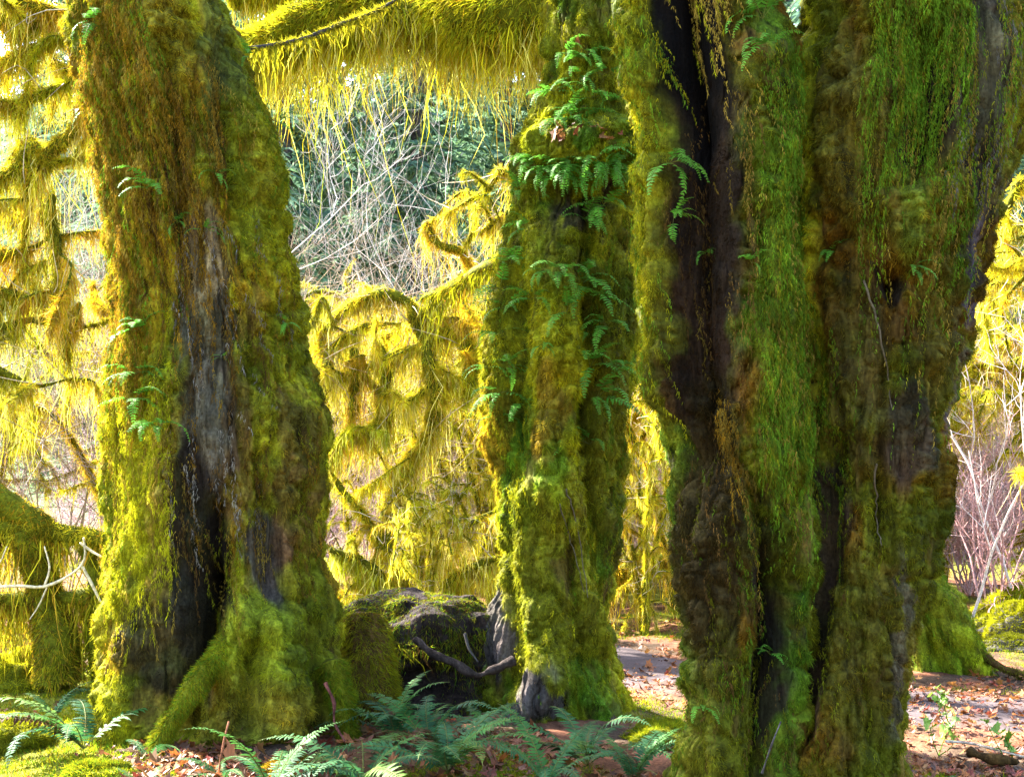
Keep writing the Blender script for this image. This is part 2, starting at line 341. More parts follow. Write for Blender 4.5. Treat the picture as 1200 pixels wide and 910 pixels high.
    def fuzz(s, acc, n, flen=0.028, fw=0.0045, box=None):
        P = s.P; A = np.linalg.norm(np.cross(np.roll(P, -1, 1)[:-1] - P[:-1], P[1:] - P[:-1]), axis=-1)
        w = A * np.clip(s.m[:-1], 0, 1) ** 1.5 * (.35 + s.cush[:-1]) * (0.25 + 0.75 * s.front[:-1]) * np.where(s.PY[:-1] < -60, 0.12, 1) * np.where(s.PY[:-1] > 960, 0, 1)
        if box is not None: w = w * ((s.PX[:-1] > box[0]) & (s.PX[:-1] < box[2]) & (s.PY[:-1] > box[1]) & (s.PY[:-1] < box[3]))
        cw = np.cumsum(w.ravel()); k = np.searchsorted(cw, rng.uniform(0, cw[-1], n)); fi = k // s.nth + rng.uniform(size=n); fj = k % s.nth + rng.uniform(size=n)
        p = s.look(P, fi, fj); nn = unit(s.look(s.N, fi, fj)); c = s.look(s.c, fi, fj)
        nz_ = fbm(p * np.array((34, 34, 28)) + 3, 2)
        d = unit(nn * .9 + 0.9 * rng.normal(size=(n, 3)) + DOWN * 0.15)
        l = flen * rng.uniform(.45, 1.4, n) * (1 + .8 * nz_); cc = c * np.clip(1 + .45 * nz_ + .35 * rng.uniform(-1, 1, n), .2, 2)[:, None]
        tf_ = (vnoise(p * np.array((30, 30, 24)) + 7) > .42) & (rng.uniform(size=n) < .5); l = l * np.where(tf_, 1.25, 1); cc = cc * np.where(tf_, 1.3, 1)[:, None]
        cc = cc * np.where(rng.uniform(size=(n, 1)) < .12, np.array((1.5, 1.25, 1)), 1)
        ribbons(acc, p - nn * .004, d, np.abs(l), fw * rng.uniform(.6, 1.4, n), rng.uniform(.2, .8, n), 1, np.clip(cc, .002, .8))
    def at(s, px, py):
        ok = (s.front > .6) & (s.N[..., 1] < 0.25); d = np.where(ok, np.hypot(s.PX - px, s.PY - py), 1e9); return np.unravel_index(np.argmin(d), d.shape)
    def strands(s, acc, box, n, L, w=0.012, pal=(YEL,), wts=(1,), lift=0.03, segs=6):
        """moss strands that hang down over the trunk, following its surface"""
        ok = (s.front > .6) & (s.PX > box[0]) & (s.PX < box[2]) & (s.PY > box[1]) & (s.PY < box[3]) & (s.N[..., 1] < .35)
        ii, jj = np.nonzero(ok)
        if not len(ii): return
        k = rng.integers(0, len(ii), n); fi, fj = ii[k] + rng.uniform(size=n), jj[k] + rng.uniform(size=n)
        clump = fbm(np.stack([fj * .22, fi * .02, fi * 0], -1), 2); keep = rng.uniform(size=n) < np.clip(.45 + 1.3 * clump, .02, 1)
        fi, fj = fi[keep], fj[keep]; n = len(fi); rows = np.arange(len(s.z))
        z0 = np.interp(fi, rows, s.z); l = 1.3 * L * rng.gamma(3, 1 / 3, n) * np.clip(1 + .7 * clump[keep], .3, 2); t = np.linspace(0, 1, segs + 1)
        off = 0.008 + lift * rng.uniform(0.2, 1, n); drift = np.cumsum(rng.normal(size=(n, segs + 1)) * 0.3, 1); cj = np.floor(fj / 6 + np.floor(fi / 45) * .37) * 6 + 3 - (np.floor(fi / 45) * .37 * 6) % 6; pull = np.clip(cj - fj, -5, 5) * (rng.uniform(size=n) < .75)
        l = l * (.55 + .9 * ((_hash(np.floor(cj), np.floor(fi / 45), cj * 0) + 1) / 2))
        pos = []
        for q in range(segs + 1):
            zz = z0 - l * t[q]; f = np.interp(zz, s.z, rows); jx = fj + drift[:, q] * (q > 0) + pull * t[q]
            p = s.look(s.P, f, jx); nn = unit(s.look(s.N, f, jx)); nn[:, 2] *= .2
            p = p + unit(nn) * (off * (1 if q else .2))[:, None]; p[:, 2] = zz; pos.append(p)
        pos = np.stack(pos, 1); col = pick(pal, wts, n, .3); per = np.clip((l / .0050).astype(int), 6, 110); k = np.repeat(np.arange(n), per); m = len(k)
        u = rng.uniform(0, 1, m) ** .9 * segs; i0 = np.minimum(u.astype(int), segs - 1); f = (u - i0)[:, None]
        p = pos[k, i0] * (1 - f) + pos[k, i0 + 1] * f; thick = (1 - u / segs)[:, None]
        p = p + rng.normal(size=(m, 3)) * np.array((.010, .006, .004)) * (w / .012) * (.12 + .85 * thick)
        d = unit(DOWN * .9 + rng.normal(size=(m, 3)) * np.array((.38, .35, .3)) - np.array((0, .2, 0)))
        nz_ = fbm(p * np.array((40, 40, 14)), 2)
        ribbons(acc, p, d, rng.uniform(.009, .024, m) * (w / .012), .0042 * rng.uniform(.6, 1.4, m), rng.uniform(.1, .6, m), 1, np.clip(col[k] * (1 + .35 * nz_ + .3 * rng.uniform(-1, 1, m))[:, None], .002, .8))


def limb(tree, pts, r0, r1, name='limb', sides=10, tint=OLV, n=40, **kw):
    """a mossy limb of a tree: the wood is one part, its moss a sub-part"""
    p = spline(pts, n); p = p + 0.25 * r0 * np.stack([fbm(p * 2 + k * 9, 2) for k in range(3)], -1); rad = np.linspace(r0, r1, n)
    a = Acc(); tube(a, p, rad, sides, tint * .6, kw.get('lump', 0.3)); lo = a.build(name, M_LIMB, tree, smooth=True)
    b = Acc(); moss_path(b, p, rad, **kw); mo = b.build('moss', M_MOSS, lo, local=(0, 0, 0))
    me = mo.data; v = np.empty(len(me.vertices) * 3, np.float32); me.vertices.foreach_get('co', v)
    me.vertices.foreach_set('co', (v.reshape(-1, 3) - np.array(tree.location, np.float32)).ravel()); me.update()
    return lo

# ---- left trunk
YL = 7.5
silL = [(1000, 70, 425), (930, 85, 415), (880, 102, 408), (850, 108, 405), (800, 114, 400), (750, 124, 399), (700, 127, 397), (650, 128, 394), (600, 125, 391), (550, 124, 389), (500, 127, 386), (450, 134, 377), (400, 143, 361),
        (350, 138, 351), (300, 131, 340), (250, 125, 334), (200, 115, 330), (150, 108, 315), (100, 95, 300), (50, 85, 284), (0, 76, 270), (-100, 60, 250), (-300, 45, 225), (-700, 60, 200), (-1000, 75, 185)]
featL = [('g', [(248, 690), (240, 740), (222, 800), (205, 850)], 20, -.42), ('g', [(255, 600), (250, 690)], 13, -.15), ('g', [(275, 640), (272, 690)], 10, -.12), ('g', [(195, 60), (203, 140), (205, 260)], 9, -.09),
         ('g', [(215, 120), (208, 260), (215, 420), (225, 600)], 16, -.06), ('g', [(268, 0), (262, 120), (275, 260)], 12, -.08), ('l', [(180, 20), (185, 110)], 38, .10), ('l', [(235, 60), (238, 110)], 16, .05),
         ('l', [(300, 120), (310, 240)], 30, .06), ('l', [(345, 480), (362, 560)], 34, .05), ('l', [(325, 300), (335, 400)], 26, .04), ('g', [(320, 610), (318, 690)], 20, -.07), ('g', [(300, 430), (315, 600)], 8, -.05),
         ('l', [(280, 720), (262, 765), (225, 815), (195, 850)], 22, .13), ('l', [(318, 735), (330, 850)], 20, .12), ('g', [(300, 760), (290, 850)], 11, -.14), ('g', [(365, 740), (370, 850)], 9, -.10), ('l', [(340, 740), (350, 850)], 40, .10), ('l', [(385, 790), (400, 850)], 16, .12), ('l', [(150, 700), (135, 850)], 30, .06), ('g', [(238, 230), (232, 330)], 6, -.06),
         ('g', [(170, 120), (172, 330)], 6, -.04), ('g', [(130, 30), (140, 250)], 7, -.05), ('g', [(360, 600), (365, 720)], 8, -.05)]
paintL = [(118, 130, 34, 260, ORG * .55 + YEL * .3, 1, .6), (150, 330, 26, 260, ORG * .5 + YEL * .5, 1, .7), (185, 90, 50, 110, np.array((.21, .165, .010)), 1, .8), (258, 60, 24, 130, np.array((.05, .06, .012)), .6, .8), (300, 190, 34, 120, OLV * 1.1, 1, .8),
          (236, 420, 36, 190, np.array((.062, .052, .032)), .3, .95), (235, 300, 26, 90, np.array((.15, .11, .05)), .4, .8), (245, 510, 30, 80, np.array((.052, .045, .03)), .2, .9), (200, 260, 12, 130, BRN * .5, .3, .8), (145, 600, 30, 150, YEL * 1.15, 1, .95), (185, 590, 22, 130, STRAW * .65, .8, .8),  # bright yellow left flank: sunlight put into the moss colour
          (225, 650, 44, 120, BLK * .8, .1, .95), (195, 755, 50, 70, np.array((.013, .012, .007)), .4, .9), (320, 645, 30, 50, np.array((.028, .024, .022)), .15, .95), (355, 570, 26, 110, np.array((.10, .05, .015)), .8, .7), (335, 300, 24, 160, YEL * .75, 1, .7),  # near-black patches paint the shade of the base hollow
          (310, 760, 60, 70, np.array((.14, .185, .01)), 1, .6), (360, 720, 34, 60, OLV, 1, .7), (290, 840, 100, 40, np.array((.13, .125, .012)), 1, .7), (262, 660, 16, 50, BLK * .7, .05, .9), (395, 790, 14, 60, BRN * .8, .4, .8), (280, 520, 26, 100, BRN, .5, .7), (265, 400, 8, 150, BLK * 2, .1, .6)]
tl = thing('maple_tree', 'thick mossy trunk with grey bark streaks and a black hollow split at its base', 'tree', (-1.75, YL, gz(-1.75, YL)))
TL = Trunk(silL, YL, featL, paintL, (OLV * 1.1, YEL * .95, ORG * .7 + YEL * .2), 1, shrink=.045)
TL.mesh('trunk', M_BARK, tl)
a = Acc(); TL.fuzz(a, 430000, .019, .0055)
for box, n, L, pal, wts in [((85, -30, 165, 420), 1512, .34, (ORG, STRAW * .7, GRN, YEL * .7), (5, 2, 1.5, 2)), ((150, 60, 250, 260), 546, .24, (ORG, STRAW * .6, BRN), (3, 2, 2)), ((128, 430, 200, 680), 630, .2, (YEL, STRAW * .8, YEL * 1.3), (3, 2, 2)),
                            ((200, 250, 330, 640), 378, .16, (BRN, STRAW * .5, ORG * .7, GREY), (3, 1, 2, 2)), ((330, 440, 392, 690), 210, .13, (BRN * 1.3, ORG * .7, OLV), (2, 1, 2)), ((230, 600, 300, 680), 67, .22, (STRAW * .5, OLV), (1, 1)), ((270, 0, 330, 300), 126, .12, (GRN * .8, OLV), (1, 2))]:
    TL.strands(a, box, n, L, .013, pal, wts)
a.build('moss', M_MOSS, tl)

# ---- middle trunk
YC = 8.3
silC = [(1000, 575, 775), (900, 588, 757), (850, 578, 742), (800, 562, 729), (760, 556, 721), (720, 562, 722), (690, 576, 724), (650, 582, 729), (600, 584, 735), (550, 574, 740), (500, 566, 744), (450, 565, 748), (400, 568, 752), (300, 578, 755), (230, 592, 757), (200, 596, 757), (165, 605, 757), (140, 622, 755),
        (100, 635, 752), (0, 638, 750), (-100, 640, 745), (-300, 650, 745), (-700, 665, 740), (-1000, 675, 735)]
featC = [('g', [(692, 215), (692, 330), (690, 470), (700, 600), (712, 720)], 12, -.13), ('l', [(650, 340), (648, 560)], 34, .10), ('l', [(645, 270), (645, 300)], 34, .10), ('l', [(652, 400)], 36, .06), ('s', [(645, 170), (715, 165)], 26, .17), ('g', [(640, 228), (735, 225)], 16, -.12),
         ('g', [(600, 250), (608, 400), (600, 560)], 12, -.09), ('l', [(585, 340), (572, 520)], 16, .05), ('l', [(640, 600), (625, 720), (630, 830)], 34, .12), ('l', [(690, 700), (715, 840)], 18, .10), ('g', [(668, 640), (690, 780)], 10, -.08), ('g', [(600, 640), (612, 800)], 10, -.08),
         ('l', [(660, 690), (650, 780)], 20, .06), ('l', [(690, 40), (690, 120)], 30, .06), ('l', [(642, 790), (612, 862)], 20, .12), ('g', [(598, 700), (596, 800)], 9, -.10), ('l', [(645, 450), (640, 520)], 24, .05)]
paintC = [(720, 420, 26, 240, np.array((.085, .085, .008)), 1, .8), (650, 400, 40, 60, YEL * .85, 1, .8), (640, 480, 26, 60, np.array((.21, .14, .012)), 1, .8), (650, 290, 36, 50, OLV * 1.1, 1, .6), (578, 520, 12, 110, np.array((.32, .19, .012)), 1, .7), (640, 700, 60, 140, np.array((.17, .17, .009)), 1, .7), (585, 380, 18, 120, OLV * .8, 1, .7),  # orange strip down the left edge is rim light painted into the moss
          (690, 235, 55, 22, BLK * 2, .3, .9), (640, 812, 20, 30, np.array((.05, .041, .044)), .15, .95), (615, 850, 22, 22, np.array((.055, .046, .048)), .1, .95), (728, 700, 8, 90, BRN * .7, .3, .7), (670, 170, 50, 18, YEL * .9, 1, .8), (572, 735, 22, 50, np.array((.045, .036, .036)), .12, .95), (665, 660, 12, 40, BRN, .4, .7)]
tc = thing('maple_tree', 'evenly moss-covered trunk with small ferns up its front and a moss shelf near the top', 'tree', (.35, YC, gz(.35, YC)))
TC = Trunk(silC, YC, featC, paintC, (OLV * 1.35, YEL * 1.15, GRN * 1.1), 2, .035, .03, shrink=.035)
TC.mesh('trunk', M_BARK, tc)
a = Acc(); TC.fuzz(a, 400000, .020, .0055)
for box, n, L, pal, wts in [((565, 240, 620, 600), 336, .14, (OLV, YEL, GRN * .8), (3, 2, 1)), ((690, 220, 745, 700), 378, .14, (OLV * .7, GRN * .7, OLV), (3, 2, 2)), ((600, 560, 730, 820), 210, .09, (OLV, GRN, YEL), (3, 1, 1)), ((630, 0, 740, 150), 210, .12, (OLV, YEL), (1, 1))]:
    TC.strands(a, box, n, L, .011, pal, wts)
a.build('moss', M_MOSS, tc)

# ---- right twin trunk
YR = 5.8
silA = [(1080, 740, 960), (960, 765, 945), (910, 780, 940), (850, 797, 945), (800, 806, 952), (750, 805, 960), (700, 800, 963), (650, 792, 962), (600, 783, 960), (550, 775, 950), (500, 765, 945), (450, 756, 942), (400, 747, 940), (300, 743, 940), (200, 745, 938), (150, 740, 930), (100, 735, 922), (50, 726, 915), (0, 720, 912), (-100, 715, 905), (-300, 705, 890), (-700, 700, 850)]
silB = [(1080, 880, 1090), (960, 890, 1078), (910, 900, 1070), (850, 912, 1067), (800, 920, 1065), (750, 925, 1070), (700, 930, 1079), (640, 935, 1091), (580, 935, 1102), (530, 932, 1111), (480, 930, 1120), (430, 928, 1128), (380, 925, 1137), (330, 922, 1148), (280, 918, 1163), (230, 917, 1180), (200, 918, 1192), (150, 922, 1203), (100, 928, 1208), (0, 938, 1212), (-100, 945, 1215), (-300, 960, 1225), (-700, 985, 1240)]
featA = [('l', [(745, 0), (752, 300), (770, 480)], 14, .06), ('g', [(805, -40), (803, 120), (812, 300), (815, 520)], 42, -.22), ('g', [(800, -40), (802, 140)], 34, -.16), ('l', [(900, 60), (905, 540)], 26, .09), ('l', [(868, 100), (865, 440)], 9, .05), ('g', [(915, 690), (905, 800), (900, 900)], 22, -.25), ('l', [(860, 480), (862, 520)], 14, .06), ('g', [(885, 560), (910, 690)], 10, -.08), ('l', [(820, 620), (830, 900)], 18, .05)]
featB = [('l', [(935, 60), (930, 400)], 15, .05), ('g', [(1085, 60), (1085, 190)], 30, -.14), ('g', [(1150, -20), (1150, 180)], 16, -.06), ('g', [(1046, 325)], 14, -.22), ('g', [(1046, 330), (1035, 420), (1030, 620)], 8, -.07), ('g', [(975, 620), (980, 680)], 10, -.12), ('l', [(1090, 230), (1080, 270)], 36, .08), ('l', [(1010, 120), (1000, 220)], 40, .08), ('g', [(965, 520), (955, 700), (930, 860)], 16, -.2),
         ('g', [(990, 270), (960, 300)], 8, -.06), ('l', [(1085, 420), (1075, 700)], 26, .04), ('g', [(1050, 840), (1050, 910)], 8, -.05), ('l', [(985, 700), (960, 900)], 24, .05)]
paintA = [(742, 250, 16, 330, np.array((.22, .225, .009)), 1, .9), (760, 480, 10, 260, np.array((.13, .145, .008)), 1, .8), (912, 330, 22, 260, np.array((.085, .125, .009)), 1, .8), (870, 660, 50, 60, np.array((.03, .025, .007)), .6, .8), (835, 720, 30, 120, np.array((.05, .045, .008)), .8, .7),  # moss on the left rim, its colour brightened for the light it catches
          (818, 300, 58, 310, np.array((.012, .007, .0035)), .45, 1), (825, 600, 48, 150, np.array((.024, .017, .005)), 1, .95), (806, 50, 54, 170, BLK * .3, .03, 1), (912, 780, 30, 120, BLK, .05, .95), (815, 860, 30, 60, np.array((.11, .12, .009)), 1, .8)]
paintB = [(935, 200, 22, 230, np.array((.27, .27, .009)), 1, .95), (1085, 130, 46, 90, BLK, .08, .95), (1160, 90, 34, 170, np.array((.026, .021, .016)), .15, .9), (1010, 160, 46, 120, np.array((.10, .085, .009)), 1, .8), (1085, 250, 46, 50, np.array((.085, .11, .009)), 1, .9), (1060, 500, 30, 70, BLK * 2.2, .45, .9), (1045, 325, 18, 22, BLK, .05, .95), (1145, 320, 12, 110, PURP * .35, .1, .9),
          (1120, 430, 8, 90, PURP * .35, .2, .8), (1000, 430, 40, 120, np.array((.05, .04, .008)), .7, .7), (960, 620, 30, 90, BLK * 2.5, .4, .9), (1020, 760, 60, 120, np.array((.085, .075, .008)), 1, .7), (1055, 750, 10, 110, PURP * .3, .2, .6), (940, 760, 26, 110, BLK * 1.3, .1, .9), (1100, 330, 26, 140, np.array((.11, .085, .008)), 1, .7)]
tr = thing('maple_tree', 'dark twin-stemmed trunk with blackish bark recesses and green moss tassels hanging down', 'tree', (1.35, YR, gz(1.35, YR)))
DOL = OLV * .6
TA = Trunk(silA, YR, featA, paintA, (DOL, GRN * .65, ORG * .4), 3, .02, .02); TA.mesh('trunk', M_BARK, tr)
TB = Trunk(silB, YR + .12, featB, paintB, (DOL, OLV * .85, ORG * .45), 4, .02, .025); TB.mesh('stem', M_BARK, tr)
a = Acc(); TA.fuzz(a, 340000, .016, .0045)
for box, n, L, pal, wts in [((888, 20, 936, 520), 1092, .22, (GRN, GRN * .8, STRAW * .6, OLV), (5, 3, 1, 3)), ((856, 30, 880, 400), 40, .30, (STRAW * .4, BRN * 1.2, STRAW * .3), (2, 1, 2)), ((725, -30, 768, 480), 378, .12, (OLV, GRN, YEL * .8), (2, 2, 2)), ((768, -40, 856, 10), 110, .17, (STRAW * 1.1, STRAW * .8, YEL * 1.1), (3, 2, 2)), ((770, 100, 850, 480), 58, .14, (BRN, BRN * .5, STRAW * .3), (2, 2, 1)),
                            ((845, 455, 880, 500), 67, .2, (ORG * .7, STRAW * .4), (2, 1)), ((790, 520, 940, 880), 336, .10, (DOL, GRN * .7, BRN), (3, 2, 2))]:
    TA.strands(a, box, n, L, .011, pal, wts)
a.build('moss', M_MOSS, tr)
a = Acc(); TB.fuzz(a, 380000, .015, .0045)
for box, n, L, pal, wts in [((1030, -40, 1130, 60), 630, .30, (GRN, GRN * 1.2, OLV, STRAW * .5), (5, 2, 2, 1)), ((915, 40, 955, 420), 294, .1, (YEL, YEL * .8, GRN), (3, 2, 2)), ((1125, -40, 1200, 150), 190, .3, (GREY * .6, STRAW * .6, GRN, OLV), (1, 2, 3, 2)), ((940, 380, 1000, 560), 126, .12, (GRN * .7, OLV * .8), (1, 1)), ((930, 560, 1070, 900), 126, .08, (DOL, OLV, BRN), (2, 2, 1)), ((1095, 120, 1140, 300), 84, .2, (GRN * .8, STRAW * .5), (2, 1))]:
    TB.strands(a, box, n, L, .011, pal, wts)
a.build('moss', M_MOSS, tr)

# ---- flared trunk base beyond the path
YF = 10.3
silF = [(850, 1040, 1215), (800, 1066, 1182), (788, 1072, 1172), (775, 1066, 1163), (750, 1050, 1144), (720, 1030, 1126), (690, 1018, 1110), (660, 1008, 1098), (630, 1002, 1088), (560, 990, 1070), (400, 975, 1055), (200, 965, 1045), (0, 960, 1035), (-300, 950, 1020), (-600, 950, 1010)]
featF = [('l', [(1110, 700), (1150, 780)], 12, .08), ('g', [(1085, 720), (1100, 790)], 9, -.07), ('l', [(1080, 740), (1085, 790)], 12, .07), ('l', [(1120, 740), (1120, 790)], 12, .06)]
paintF = [(1120, 765, 45, 26, np.array((.25, .31, .010)), 1, .9), (1090, 720, 30, 50, np.array((.19, .21, .010)), 1, .8), (1076, 780, 10, 20, BRN, .3, .6)]
tf = thing('maple_tree', 'bright green flared trunk base standing across the leaf-strewn path', 'tree', (3.65, YF, gz(3.65, YF)))
TF = Trunk(silF, YF, featF, paintF, (OLV, YEL * .8, GRN), 5, .05, .03, nth=240, nrow=260); TF.mesh('trunk', M_BARK, tf)
a = Acc(); TF.fuzz(a, 150000, .016, .0055); TF.strands(a, (1040, 640, 1150, 770), 300, .15, .012, (OLV, GRN), (1, 1)); a.build('moss', M_MOSS, tf)

# ------------------------------------------------------------------ limbs of the big trees
YB, SB, OB, GB = np.array((.55, .49, .02)), np.array((.70, .63, .15)), np.array((.46, .29, .02)), np.array((.36, .42, .02))  # background moss, its sunlit glow lifted into these colours
HP, HW = (YB, YB * .75, SB, OB, GB), (4, 2, 4, 2, 1)
TOP = dict(vary=False, flen=.075, fw=.008, hang=5200, hlen=.27, hw=.008, clump=1.5, patchy=1.0, lump=.6, pal=(YB * .8, OLV * 1.6, OB * .8, GB * .8), wts=(4, 3, 1, 2), hpal=HP, hwts=HW)
limb(tc, [W(700, -10, 8.4), W(600, 18, 8.7), W(500, 14, 9.0), W(400, 32, 9.2), W(300, 55, 9.3), W(200, 62, 9.5)], .24, .15, fuzz=12000, n=60, **TOP)
limb(tc, [W(640, 30, 8.5), W(560, 52, 8.9), W(480, 40, 9.1), W(430, 12, 9.2), W(380, -30, 9.3)], .11, .07, fuzz=12000, **dict(TOP, hang=2200, hlen=.24))
limb(tc, [W(690, -60, 8.4), W(560, -40, 8.9), W(420, -25, 9.3), W(270, -5, 9.6)], .16, .10, fuzz=9000, **dict(TOP, hang=1500, hlen=.3))
limb(tc, [W(690, 40, 8.5), W(635, 35, 8.9), W(600, 0, 9.2), W(570, -60, 9.6)], .07, .04, fuzz=7000, flen=.05, hang=300, hlen=.35, hpal=HP, hwts=HW)
limb(tl, [W(255, 62, 7.6), W(345, 48, 7.9), W(395, 30, 8.1), W(450, 8, 8.3), W(520, -40, 8.6)], .014, .010, sides=6, tint=GREY * .5, fuzz=26000, flen=.045, patchy=1.6, hang=240, hlen=.14, pal=(YB * .6, OLV * 1.3), wts=(1, 1))
limb(tc, [W(600, 300, 8.5), W(560, 315, 9.0), W(530, 335, 9.6), W(495, 350, 10)], .04, .02, fuzz=7000, flen=.05, hang=160, hlen=.2)
# high limbs over the clearing, unseen above the frame, added for ground shade
for tree, pts, r in ((tl, [(-1.8, 7.5, 8.6), (-1.2, 9.2, 9.4), (-1.6, 11.2, 10.0), (-2.4, 13.2, 11)], .16), (tc, [(.4, 8.3, 8), (-.8, 9.8, 8.8), (-2.2, 11.0, 9.4), (-4.2, 12.4, 10.6)], .16), (tc, [(.45, 8.3, 9), (1.2, 10, 10), (1.0, 12.4, 11)], .15), (tr, [(1.0, 5.9, 5.6), (-.4, 7.2, 7.0), (-2.2, 8.6, 8.0), (-4, 10, 9)], .15), (tc, [(.3, 8.4, 7.4), (-1.2, 10.8, 8.0), (-3.0, 13, 8.3), (-5.2, 15, 8.6)], .16), (tr, [(2.2, 5.9, 5.4), (3.4, 6.6, 6.6), (4.6, 7.6, 8)], .15)):
    limb(tree, pts, r, .05, fuzz=1500, flen=.10, fw=.022, hang=150, hlen=.5, hw=.045, n=30)

# ------------------------------------------------------------------ mossy trees in the sunlit background
def mossy_tree(name, label, paths, base, group=None, twigs=0, trunk_n=1, fork=2.0, split=True, **kw):
    """paths: (points, r0, r1); the first trunk_n make the trunk, each other one a branch with its forks, twigs and moss"""
    t = thing(name, label, 'tree', base, group); tw, br, mo, bm = Acc(), Acc(), Acc(), Acc()
    for k, (pts, r0, r1) in enumerate(paths):
        n = 26; stem = k < trunk_n; p = spline(pts, n); p = p + .5 * r0 * np.stack([fbm(p * 2.2 + q * 9, 2) for q in range(3)], -1); rad = np.linspace(r0, r1, n) * (.85 if stem else .68) * (1 - (0 if stem else .8 * sm(.6, 1, np.linspace(0, 1, n))))
        if split and not stem: br, bm = Acc(), Acc()
        w, ms = (tw, mo) if stem else (br, bm)
        tube(w, p, rad, 9, OLV * .5, .6); moss_path(ms, p, rad, **kw); lg_ = np.linalg.norm(np.diff(p, axis=0), axis=1).sum()
        for q in range(int(fork * lg_)):
            i = rng.integers(3, n); d = unit(rng.normal(size=3) * np.array((1, .8, .7)) + np.array((0, 0, .15))); l = rng.uniform(.25, .8)
            pp = spline([p[i], p[i] + d * l * .5 + rng.normal(size=3) * .06 + np.array((0, 0, .05)), p[i] + d * l + rng.normal(size=3) * .12 - np.array((0, 0, .08))], 12); rr = np.linspace(.018, .004, 12)
            tube(w, pp, rr, 5, OLV * .5, .3, cap=False); moss_path(ms, pp, rr * 1.3, **dict(kw, hang=kw.get('hang', 100) * .8, hlen=kw.get('hlen', .2) * .6))
        for q in range(int(twigs * lg_)):
            i = rng.integers(4, n); d = unit(rng.normal(size=3) * np.array((1, .7, .6)) + np.array((0, 0, .35))); l = rng.uniform(.2, .7)
            pp = spline([p[i], p[i] + d * l * .5 + rng.normal(size=3) * .05, p[i] + d * l + rng.normal(size=3) * .1], 6); tube(w, pp, np.linspace(.007, .002, 6), 3, np.array((.42, .34, .22)), cap=False)
        if split and not stem:
            o = br.build('branch', M_LIMB, t, smooth=True); bm.v = [v - np.array(t.location) for v in bm.v]; bm.build('moss', M_MOSS, o, local=(0, 0, 0))
    tw.build('trunk', M_LIMB, t, smooth=True); mo.build('moss', M_MOSS, t)
    if not split: br.build('branches', M_LIMB, t, smooth=True); bm.build('moss', M_MOSS, t)
    return t
def pth(Y, *pts): return [W(p[0], p[1], Y + (p[2] if len(p) > 2 else 0)) for p in pts]
BK = dict(fuzz=12000, flen=.065, fw=.007, hang=1250, hlen=.27, hw=.008, clump=1.6, patchy=1.5, lump=.6, pal=(YB, YB * .7, OB, GB), wts=(4, 2, 2, 1), hpal=HP, hwts=HW)
# the arching one in the gap between the left and middle trunks
y = 12.3
mossy_tree('maple_tree', 'arching tree hung with glowing yellow moss in the gap between the two left trunks', [
    (pth(y, (478, 745), (470, 660), (458, 600), (478, 545), (505, 500), (500, 430), (485, 375)), .10, .07), (pth(y, (485, 375), (478, 352), (440, 346), (400, 362), (372, 395), (376, 440, -.3)), .075, .05), (pth(y, (485, 375), (520, 345), (560, 325), (610, 300), (660, 270)), .08, .06),
    (pth(y, (376, 410), (420, 385), (470, 378)), .05, .05), (pth(y, (376, 425, -.2), (400, 440), (440, 425), (480, 405)), .06, .04), (pth(y, (470, 660), (440, 625), (400, 570), (380, 540)), .06, .04), (pth(y, (485, 670), (520, 640), (560, 610), (600, 590, .4)), .06, .04), (pth(y, (400, 515), (440, 500), (490, 462), (540, 440)), .06, .05),
    (pth(y, (500, 385), (540, 395), (580, 390)), .12, .10), (pth(y, (540, 395), (550, 440), (545, 480)), .10, .05), (pth(y, (658, 268), (630, 222), (590, 200), (570, 220), (545, 235), (520, 250)), .06, .03), (pth(y, (658, 268), (600, 245), (570, 265), (545, 280)), .05, .03), (pth(y, (500, 262), (515, 285), (540, 295), (548, 320)), .07, .04), (pth(y, (410, 410), (415, 470), (405, 520)), .07, .04), (pth(y, (440, 400), (450, 450), (445, 500)), .07, .03), (pth(y, (390, 640), (430, 660), (470, 690)), .06, .05), (pth(y, (520, 690), (560, 665), (595, 650)), .06, .05)],
    W(478, 745, y), twigs=5, **BK)
mossy_tree('maple_tree', 'tree with heavy moss clumps on drooping boughs filling the upper left corner', [
    (pth(10.2, (-260, 760, -.6), (-235, 500, -.5), (-200, 250, -.3), (-150, 0), (-110, -200)), .22, .15), (pth(10.2, (-120, 60), (-40, 82), (20, 66), (75, 52), (130, 50)), .09, .05), (pth(10.2, (-120, 180), (-30, 205), (50, 198), (110, 185)), .08, .05), (pth(10.2, (128, 50), (125, 95), (110, 130), (70, 170), (40, 210), (25, 260), (28, 330)), .09, .05), (pth(10.2, (-130, 300), (-50, 290), (20, 300), (70, 270)), .08, .04),
    (pth(10.2, (60, 230), (70, 290), (72, 350), (80, 430)), .06, .03), (pth(10.2, (-112, -40), (-60, -30), (20, 0), (80, 20), (120, -10)), .08, .05), (pth(10.2, (-125, 100), (0, 120), (50, 110), (100, 90)), .06, .04), (pth(10.2, (20, 200), (35, 180), (60, 195)), .10, .08), (pth(10.2, (-130, 420), (-40, 400), (30, 375), (90, 385), (140, 370)), .06, .03), (pth(10.2, (-130, 420), (-20, 430), (40, 450), (90, 440)), .05, .03), (pth(10.2, (-110, -10), (-30, 10), (20, 30), (50, 25)), .08, .05), (pth(10.2, (90, 60), (110, 110), (105, 170)), .07, .05), (pth(10.2, (-130, 305), (0, 340), (50, 350), (80, 330)), .05, .03)],
    W(-260, 760, 9.6), twigs=4, **dict(BK, hang=1100))
